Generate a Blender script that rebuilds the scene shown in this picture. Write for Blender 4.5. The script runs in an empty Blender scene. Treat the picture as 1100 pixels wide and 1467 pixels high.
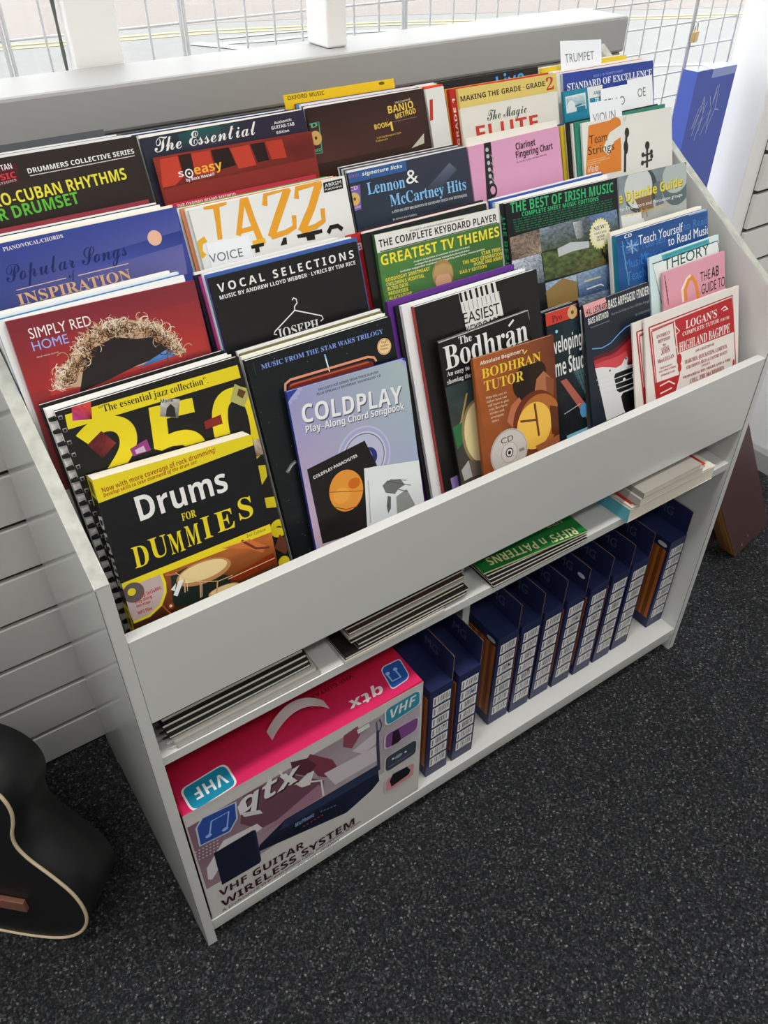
import bpy, math, random
from mathutils import Matrix, Vector
SC = bpy.context.scene
COL = SC.collection
# ------------------------------------------------------------------ camera, world, lights, exposure
CAM_R = ((.82471585,-.56554731,0.0),(-.36013676,-.52520107,-.77101579),(.43605651,.63586168,-.63681603))
CAM_P = (-.0884,-.6651,1.4693)
cd = bpy.data.cameras.new('camera'); cam = bpy.data.objects.new('camera', cd); COL.objects.link(cam)
cd.sensor_fit = 'VERTICAL'; cd.sensor_height = 24.0; cd.lens = 24.0*1156.52/1467; cd.clip_start = .02; cd.clip_end = 200
r0,r1,r2 = [Vector(v) for v in CAM_R]
mw = Matrix(((r0.x,-r1.x,-r2.x,CAM_P[0]),(r0.y,-r1.y,-r2.y,CAM_P[1]),(r0.z,-r1.z,-r2.z,CAM_P[2]),(0,0,0,1)))
cam.matrix_world = mw
SC.camera = cam
wd = bpy.data.worlds.new('sky'); SC.world = wd; wd.use_nodes = True
bg = wd.node_tree.nodes['Background']; bg.inputs[0].default_value = (.985,.985,1.0,1); bg.inputs[1].default_value = SKY_STRENGTH = 4.2
def area(name, loc, sx, sy, power, rot=(0,0,0), color=(1,.97,.93)):
    l = bpy.data.lights.new(name,'AREA'); l.shape='RECTANGLE'; l.size=sx; l.size_y=sy; l.energy=power; l.color=color
    o = bpy.data.objects.new(name,l); o.location=loc; o.rotation_euler=rot; COL.objects.link(o); return o
LAMPS = [(-.9,-1.9,3.52),(1.1,-1.9,3.52),(-.9,-.45,3.52),(1.1,-.45,3.52)]
for i,p in enumerate(LAMPS): area('ceiling_tube_light', p, 1.2, .3, [20,20,33,33][i])
vs = SC.view_settings; vs.view_transform='Standard'; vs.look='None'; vs.exposure=0.0; vs.gamma=1; vs.use_curve_mapping=False
SC.cycles.use_denoising = True; SC.cycles.max_bounces = 8; SC.cycles.caustics_reflective=False; SC.cycles.caustics_refractive=False
INK = 1.0
# ------------------------------------------------------------------ helpers
def lin(h):
    o=[]
    for s in (16,8,0):
        c=((h>>s)&255)/255; o.append(c/12.92 if c<=.04045 else ((c+.055)/1.055)**2.4)
    return o
def ink(h): return tuple(min(.88,c*INK) for c in lin(h))+(1.0,)
MATS = {}
def mat(name, col=None, rough=.5, spec=.5, attr=False, metal=0, noise=None, bump=None, coat=0, alpha=1, trans=0):
    if name in MATS: return MATS[name]
    m = bpy.data.materials.new(name); m.use_nodes=True; nt=m.node_tree; b=nt.nodes['Principled BSDF']
    b.inputs['Roughness'].default_value=rough; b.inputs['Specular IOR Level'].default_value=spec; b.inputs['Metallic'].default_value=metal; b.inputs['Coat Weight'].default_value=coat
    b.inputs['Transmission Weight'].default_value=trans; b.inputs['Alpha'].default_value=alpha
    if attr:
        a=nt.nodes.new('ShaderNodeAttribute'); a.attribute_name='ink'; nt.links.new(a.outputs['Color'],b.inputs['Base Color'])
    elif col is not None:
        c = tuple(lin(col))+(1,) if isinstance(col,int) else tuple(col)+(1,)
        b.inputs['Base Color'].default_value=c
        if noise:   # (scale, dark hex, low, high, stretch)
            tc=nt.nodes.new('ShaderNodeTexCoord'); mp=nt.nodes.new('ShaderNodeMapping'); mp.inputs['Scale'].default_value=noise[4] if len(noise)>4 else (1,1,1)
            n=nt.nodes.new('ShaderNodeTexNoise'); n.inputs['Scale'].default_value=noise[0]; n.inputs['Detail'].default_value=4
            r=nt.nodes.new('ShaderNodeValToRGB'); r.color_ramp.elements[0].position=noise[2]; r.color_ramp.elements[1].position=noise[3]
            r.color_ramp.elements[0].color=tuple(lin(noise[1]))+(1,); r.color_ramp.elements[1].color=c
            nt.links.new(tc.outputs['Object'],mp.inputs['Vector']); nt.links.new(mp.outputs[0],n.inputs['Vector']); nt.links.new(n.outputs['Fac'],r.inputs[0]); nt.links.new(r.outputs[0],b.inputs['Base Color'])
    if bump:
        tc=nt.nodes.new('ShaderNodeTexCoord'); n=nt.nodes.new('ShaderNodeTexNoise'); n.inputs['Scale'].default_value=bump[0]; bm=nt.nodes.new('ShaderNodeBump'); bm.inputs['Strength'].default_value=bump[1]; bm.inputs['Distance'].default_value=bump[2]
        nt.links.new(tc.outputs['Object'],n.inputs['Vector']); nt.links.new(n.outputs['Fac'],bm.inputs['Height']); nt.links.new(bm.outputs[0],b.inputs['Normal'])
    MATS[name]=m; return m
GLOSS=mat('printed_gloss_cover',attr=True,rough=.3,spec=.28)
MATTE=mat('printed_matte_paper',attr=True,rough=.75,spec=.25)
LAMINATE=mat('white_laminate',(.60,.61,.595),rough=.35,spec=.5,coat=.7)
LAMINATE.node_tree.nodes['Principled BSDF'].inputs['Coat Roughness'].default_value=.06
EDGE=mat('grained_board_edge',0xb4b6ae,rough=.6,noise=(60,0x9a9c94,.3,.7,(1,1,1)))
SEAM=mat('edge_seam',0x6e6e6a,rough=.7)
PAINT=mat('white_gloss_paint',(.35,.35,.345),rough=.5,spec=.25,bump=(25,.08,.002))
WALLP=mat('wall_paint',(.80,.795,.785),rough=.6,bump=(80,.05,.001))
SLAT=mat('slatwall_board',(.62,.625,.605),rough=.4)
GROOVE=mat('slatwall_groove',0x38342f,rough=.7)
WIRE=mat('white_wire',(.62,.63,.65),rough=.35)
NAVY=mat('navy_carton',0x1d2344,rough=.35,spec=.5)
KRAFT=mat('brown_card_edge',0x8a6a4c,rough=.8)
class MB:
    """collects polygons with their own ink colour, built as one mesh"""
    def __init__(s): s.v=[]; s.f=[]; s.c=[]
    def face(s, pts, col):
        i=len(s.v); s.v.extend(pts); s.f.append(tuple(range(i,i+len(pts)))); s.c.append([col]*len(pts))
    def box(s, a, b, col=(.8,.8,.8,1), cols=None):
        x0,y0,z0=a; x1,y1,z1=b; i=len(s.v)
        s.v += [(x0,y0,z0),(x1,y0,z0),(x1,y1,z0),(x0,y1,z0),(x0,y0,z1),(x1,y0,z1),(x1,y1,z1),(x0,y1,z1)]
        F=[(0,1,5,4),(1,2,6,5),(2,3,7,6),(3,0,4,7),(4,5,6,7),(3,2,1,0)]  # front,right,back,left,top,bottom
        for k,q in enumerate(F):
            s.f.append(tuple(i+j for j in q)); s.c.append([cols[k] if cols else col]*4)
    def mesh(s, verts, faces, col):
        i=len(s.v); s.v+=verts; s.f+=[tuple(i+j for j in q) for q in faces]; s.c+=[[col]*len(q) for q in faces]
    def tube(s, pts, r, col=(.8,.8,.8,1), n=8, closed=False):
        pts=[Vector(p) for p in pts]; i0=len(s.v); m=len(pts); up=None
        for k,p in enumerate(pts):
            if closed: d=pts[(k+1)%m]-pts[k-1]
            else: d=pts[min(k+1,m-1)]-pts[max(k-1,0)]
            d.normalize()
            if up is None: up=Vector((0,0,1)) if abs(d.z)<.9 else Vector((1,0,0))
            a=d.cross(up).normalized(); up=a.cross(d).normalized()
            rr=r[k] if isinstance(r,(list,tuple)) else r
            for j in range(n):
                t=2*math.pi*j/n; s.v.append(tuple(p+a*(rr*math.cos(t))+up*(rr*math.sin(t))))
        for k in range(m if closed else m-1):
            for j in range(n):
                A=i0+k*n; B=i0+((k+1)%m)*n
                s.f.append((A+j,A+(j+1)%n,B+(j+1)%n,B+j)); s.c.append([col]*4)
        if not closed:
            s.f.append(tuple(i0+j for j in reversed(range(n)))); s.c.append([col]*n)
            s.f.append(tuple(i0+(m-1)*n+j for j in range(n))); s.c.append([col]*n)
    def build(s, name, material, parent=None, bevel=0, smooth=False):
        me=bpy.data.meshes.new(name); me.from_pydata(s.v,[],s.f); me.update()
        ca=me.color_attributes.new('ink','FLOAT_COLOR','CORNER'); flat=[]
        for c in s.c:
            for q in c: flat.extend(q)
        ca.data.foreach_set('color',flat)
        me.materials.append(material)
        if smooth: me.polygons.foreach_set('use_smooth',[True]*len(me.polygons))
        o=bpy.data.objects.new(name,me); COL.objects.link(o)
        if parent: o.parent=parent
        if bevel:
            b=o.modifiers.new('soft_edges','BEVEL'); b.width=bevel; b.segments=2; b.limit_method='ANGLE'; b.angle_limit=.7
        return o
def tag(o,label,cat,group=None):
    o['label']=label; o['category']=cat
    if group: o['group']=group
    return o
def thing(name,label,cat,M=None,group=None):
    o=bpy.data.objects.new(name,None); COL.objects.link(o); o.empty_display_size=.05
    if M is not None: o.matrix_world=M
    return tag(o,label,cat,group)
def struct(o): o['kind']='structure'; return o
def loc(x,y,z,rz=0): return Matrix.Translation((x,y,z))@Matrix.Rotation(rz,4,'Z')
def quick(name,a,b,material,parent=None,bevel=0):
    m=MB(); m.box(a,b); return m.build(name,material,parent,bevel)
def copy_tree(o,parent=None):
    c=o.copy(); COL.objects.link(c)
    if parent: c.parent=parent
    for ch in list(o.children): copy_tree(ch,c)
    return c
# ------------------------------------------------------------------ lettering
def mp(s,U,Lw,D=None,ex=None):
    o=''
    for c in s:
        if ex and c in ex: o+=ex[c]
        elif 'A'<=c<='Z': o+=chr(U+ord(c)-65)
        elif 'a'<=c<='z': o+=chr(Lw+ord(c)-97)
        elif D and '0'<=c<='9': o+=chr(D+ord(c)-48)
        else: o+=c
    return o
FONT={'s':None,'sb':(0x1D5D4,0x1D5EE,0x1D7EC),'sbw':(0x1D5D4,0x1D5EE,0x1D7EC),'r':(0x1D400,0x1D41A,0x1D7CE),'ri':(0x1D434,0x1D44E,None,{'h':'\u210e'}),'rbi':(0x1D468,0x1D482),'sbi2':(0x1D4D0,0x1D4EA),'sc':(0x1D4D0,0x1D4EA),'si':(0x1D608,0x1D622),'sbi':(0x1D63C,0x1D656)}
TC={}; CAPH={}
_tc=bpy.data.curves.new('lettering','FONT'); _to=bpy.data.objects.new('lettering',_tc)
def glyphs(s,f):
    k=(s,f)
    if k in TC: return TC[k]
    m=FONT[f]; _tc.body=mp(s,*m) if m else s; _tc.size=1; _tc.resolution_u=3; _tc.fill_mode='FRONT'; _tc.space_character=1.45 if f=='sbw' else 1
    me=_to.to_mesh(); v=[(p.co.x,p.co.y) for p in me.vertices]; fs=[tuple(p.vertices) for p in me.polygons]; _to.to_mesh_clear()
    if not v: v=[(0,0),(1,0),(1,1)]; fs=[]
    TC[k]=(v,fs); return TC[k]
def caph(f):
    if f not in CAPH:
        v,_=glyphs('H',f); CAPH[f]=max(p[1] for p in v) or .7
    return CAPH[f]
# ------------------------------------------------------------------ printed artwork (millimetres from the top left corner of a sheet)
def vnoise(x,y,seed):
    def h(i,j):
        n=(i*374761393+j*668265263+seed*982451653)&0x7fffffff; n=(n^(n>>13))*1274126177&0x7fffffff; return ((n^(n>>16))&0xffff)/65535
    xi,yi=math.floor(x),math.floor(y); u,v=x-xi,y-yi; u=u*u*(3-2*u); v=v*v*(3-2*v)
    return (h(xi,yi)*(1-u)+h(xi+1,yi)*u)*(1-v)+(h(xi,yi+1)*(1-u)+h(xi+1,yi+1)*u)*v
def clip(poly,w,h):
    def cut(P,f,g):
        o=[]
        for i in range(len(P)):
            a,b=P[i-1],P[i]; fa,fb=f(a),f(b)
            if (fa>=0)!=(fb>=0):
                t=fa/(fa-fb); o.append((a[0]+(b[0]-a[0])*t,a[1]+(b[1]-a[1])*t))
            if fb>=0: o.append(b)
        return o
    for f in (lambda p:p[0],lambda p:w-p[0],lambda p:-p[1],lambda p:p[1]+h):
        if len(poly)<3: return []
        poly=cut(poly,f,None)
    return poly if len(poly)>2 else []
def draw(mb,art,w,h,place,seed=1):
    """w,h in mm; place(x,y,layer) -> point of the part"""
    k=[0]; R=random.Random(seed)
    def poly(pts,col,lay):
        pts=clip(list(pts),w,h)
        if pts: mb.face([place(x,y,lay) for x,y in pts],col)
    def ell(cx,cy,rx,ry,n=36): return [(cx+rx*math.cos(2*math.pi*i/n),cy+ry*math.sin(2*math.pi*i/n)) for i in range(n)]
    def stroke(pts,wd,col,lay):
        pts=[Vector(p) for p in pts]; n=len(pts); Ls=[];Rs=[]
        for i,p in enumerate(pts):
            d=(pts[min(i+1,n-1)]-pts[max(i-1,0)]); d=d.normalized() if d.length else Vector((1,0)); q=Vector((-d.y,d.x))*(wd/2)
            Ls.append(p+q); Rs.append(p-q)
        for i in range(n-1): poly([tuple(Ls[i]),tuple(Ls[i+1]),tuple(Rs[i+1]),tuple(Rs[i])],col,lay)
    for e in art:
        k[0]+=1; lay=k[0]; t=e[0]
        if t=='T':
            _,s,f,c,x0,y0,x1,y1,ch=e; v,fs=glyphs(s,f); a=math.atan2(y1-y0,x1-x0); ln=math.hypot(x1-x0,y1-y0)
            mn=min(p[0] for p in v); mx=max(p[0] for p in v); sx=ln/max(mx-mn,1e-4); sy=abs(ch)/caph(f); ca,sa=math.cos(a),math.sin(a)
            uv=[(x0+(px-mn)*sx*ca-py*sy*sa, y0+(px-mn)*sx*sa+py*sy*ca) for px,py in v]
            if min(p[0] for p in uv)<0 or max(p[0] for p in uv)>w or max(p[1] for p in uv)>0 or min(p[1] for p in uv)<-h:
                for q in fs: poly([uv[i] for i in q],ink(c),lay)
            else: mb.mesh([place(x,y,lay) for x,y in uv],fs,ink(c))
        elif t=='P': poly(e[2],ink(e[1]),lay)
        elif t=='L': stroke(e[3],e[2],ink(e[1]),lay)
        elif t=='D':
            (x0,y0),(x1,y1)=e[3]; n=26; x=0.0
            while x<1:
                l=R.uniform(.02,.06); x2=min(1,x+l); stroke([(x0+(x1-x0)*x,y0+(y1-y0)*x),(x0+(x1-x0)*x2,y0+(y1-y0)*x2)],e[2],ink(e[1]),lay); x=x2+.012
        elif t=='E': poly(ell(e[2],e[3],e[4],e[5]),ink(e[1]),lay)
        elif t=='Z': poly([(e[2]+e[4]*(1 if i%2 else .86)*math.cos(math.pi*i/e[5]),e[3]+e[4]*(1 if i%2 else .86)*math.sin(math.pi*i/e[5])) for i in range(2*e[5])],ink(e[1]),lay)
        elif t=='B':   # rounded badge with rim
            P=[Vector(p) for p in e[2]]; c=sum(P,Vector((0,0)))/len(P)
            def rnd(Q,f=.2):
                o=[]
                for i in range(len(Q)):
                    p=Q[i]; a=p+(Q[i-1]-p)*f; b=p+(Q[(i+1)%len(Q)]-p)*f*(1.5 if (Q[(i+1)%len(Q)]-p).length<(Q[i-1]-p).length else .7)
                    a=p+(Q[i-1]-p).normalized()*min((b-p).length,(Q[i-1]-p).length*.45)
                    for q in range(6): u=q/5; o.append(tuple(a*(1-u)**2+p*2*u*(1-u)+b*u*u))
                return o
            big=[c+(p-c)*1.09 for p in P]
            if len(P)==4: poly(rnd(big),ink(e[3]),lay); k[0]+=1; poly(rnd(P),ink(e[1]),k[0])
            else: poly([tuple(p) for p in big],ink(e[3]),lay); k[0]+=1; poly(e[2],ink(e[1]),k[0])
        elif t=='S':
            for i in range(e[2]):
                r=R.choice((.25,.3,.35,.5)); poly(ell(R.uniform(0,w),-R.uniform(0,h),r,r,5),ink(e[1]),lay)
        elif t=='Q':   # disc surface with a four colour sheen print
            cx,cy,r,cc=e[1:]; C4=[ink(c) for c in cc]; n=64
            for i in range(n):
                for j in range(n):
                    q=[(cx-r+2*r*(i+a)/n,cy+r-2*r*(j+b)/n) for a,b in ((0,0),(1,0),(1,1),(0,1))]
                    if max((p[0]-cx)**2+(p[1]-cy)**2 for p in q)>r*r: continue
                    q=clip(q,w,h)
                    if not q: continue
                    u=min(1,max(0,(q[0][0])/w)); v=min(1,max(0,-q[0][1]/h))
                    col=tuple((C4[0][m]*(1-u)+C4[1][m]*u)*(1-v)+(C4[3][m]*(1-u)+C4[2][m]*u)*v for m in range(4)); mb.face([place(x,y,lay) for x,y in q],col)
        elif t=='G':
            Q,cc,(nx,ny),amp,fr=e[1:]; C4=[ink(c) for c in cc]; base=len(mb.v); cols=[]; sd=R.randrange(9999); asp=ny/nx
            for j in range(ny+1):
                for i in range(nx+1):
                    u,v=i/nx,j/ny
                    x=(Q[0][0]*(1-u)+Q[1][0]*u)*(1-v)+(Q[3][0]*(1-u)+Q[2][0]*u)*v; y=(Q[0][1]*(1-u)+Q[1][1]*u)*(1-v)+(Q[3][1]*(1-u)+Q[2][1]*u)*v
                    x=min(w,max(0,x)); y=min(0,max(-h,y))
                    nn=1+amp*2.4*(.65*vnoise(u*fr*2,v*fr*2*asp,sd)+.35*vnoise(u*fr*5,v*fr*5*asp,sd+7)-.5)
                    mb.v.append(place(x,y,lay)); cols.append(tuple(max(0,min(.9,((C4[0][m]*(1-u)+C4[1][m]*u)*(1-v)+(C4[3][m]*(1-u)+C4[2][m]*u)*v)*nn)) for m in range(3))+(1,))
            for j in range(ny):
                for i in range(nx):
                    a=j*(nx+1)+i; q=(a,a+1,a+nx+2,a+nx+1); mb.f.append(tuple(base+x for x in q)); mb.c.append([cols[x] for x in q])
        elif t=='H':   # printed curls of hair along an outline
            pts,r,n=e[1:]; cx=sum(p[0] for p in pts)/len(pts); cy=min(p[1] for p in pts)
            for i in range(n):
                s=R.random()*(len(pts)-1); a=int(s); u=s-a; px=pts[a][0]*(1-u)+pts[a+1][0]*u; py=pts[a][1]*(1-u)+pts[a+1][1]*u
                dv=Vector((px-cx,py-cy)).normalized(); f=max(-1.1,min(.5,R.gauss(-.3,.42))); px+=dv.x*r*f; py+=dv.y*r*f
                rad=R.uniform(.15,.6)*r; a0=R.uniform(0,6.28); sw=R.choice((-1,1))*R.uniform(1,3.2)
                col=R.choice((0xe6dacb,0xdccbb6,0xd2bda2,0xc4a684,0xe0d2c0,0xb08a62) if f>-.1 else (0xb08a62,0x8a6040,0x5a3c28,0x33241c,0xcbb498,0x2a1e1a))
                stroke([(px+rad*math.cos(a0+sw*q/7)-rad*math.cos(a0),py+rad*math.sin(a0+sw*q/7)-rad*math.sin(a0)) for q in range(8)],R.uniform(.35,1.0),ink(col),lay+i*.01)
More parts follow.
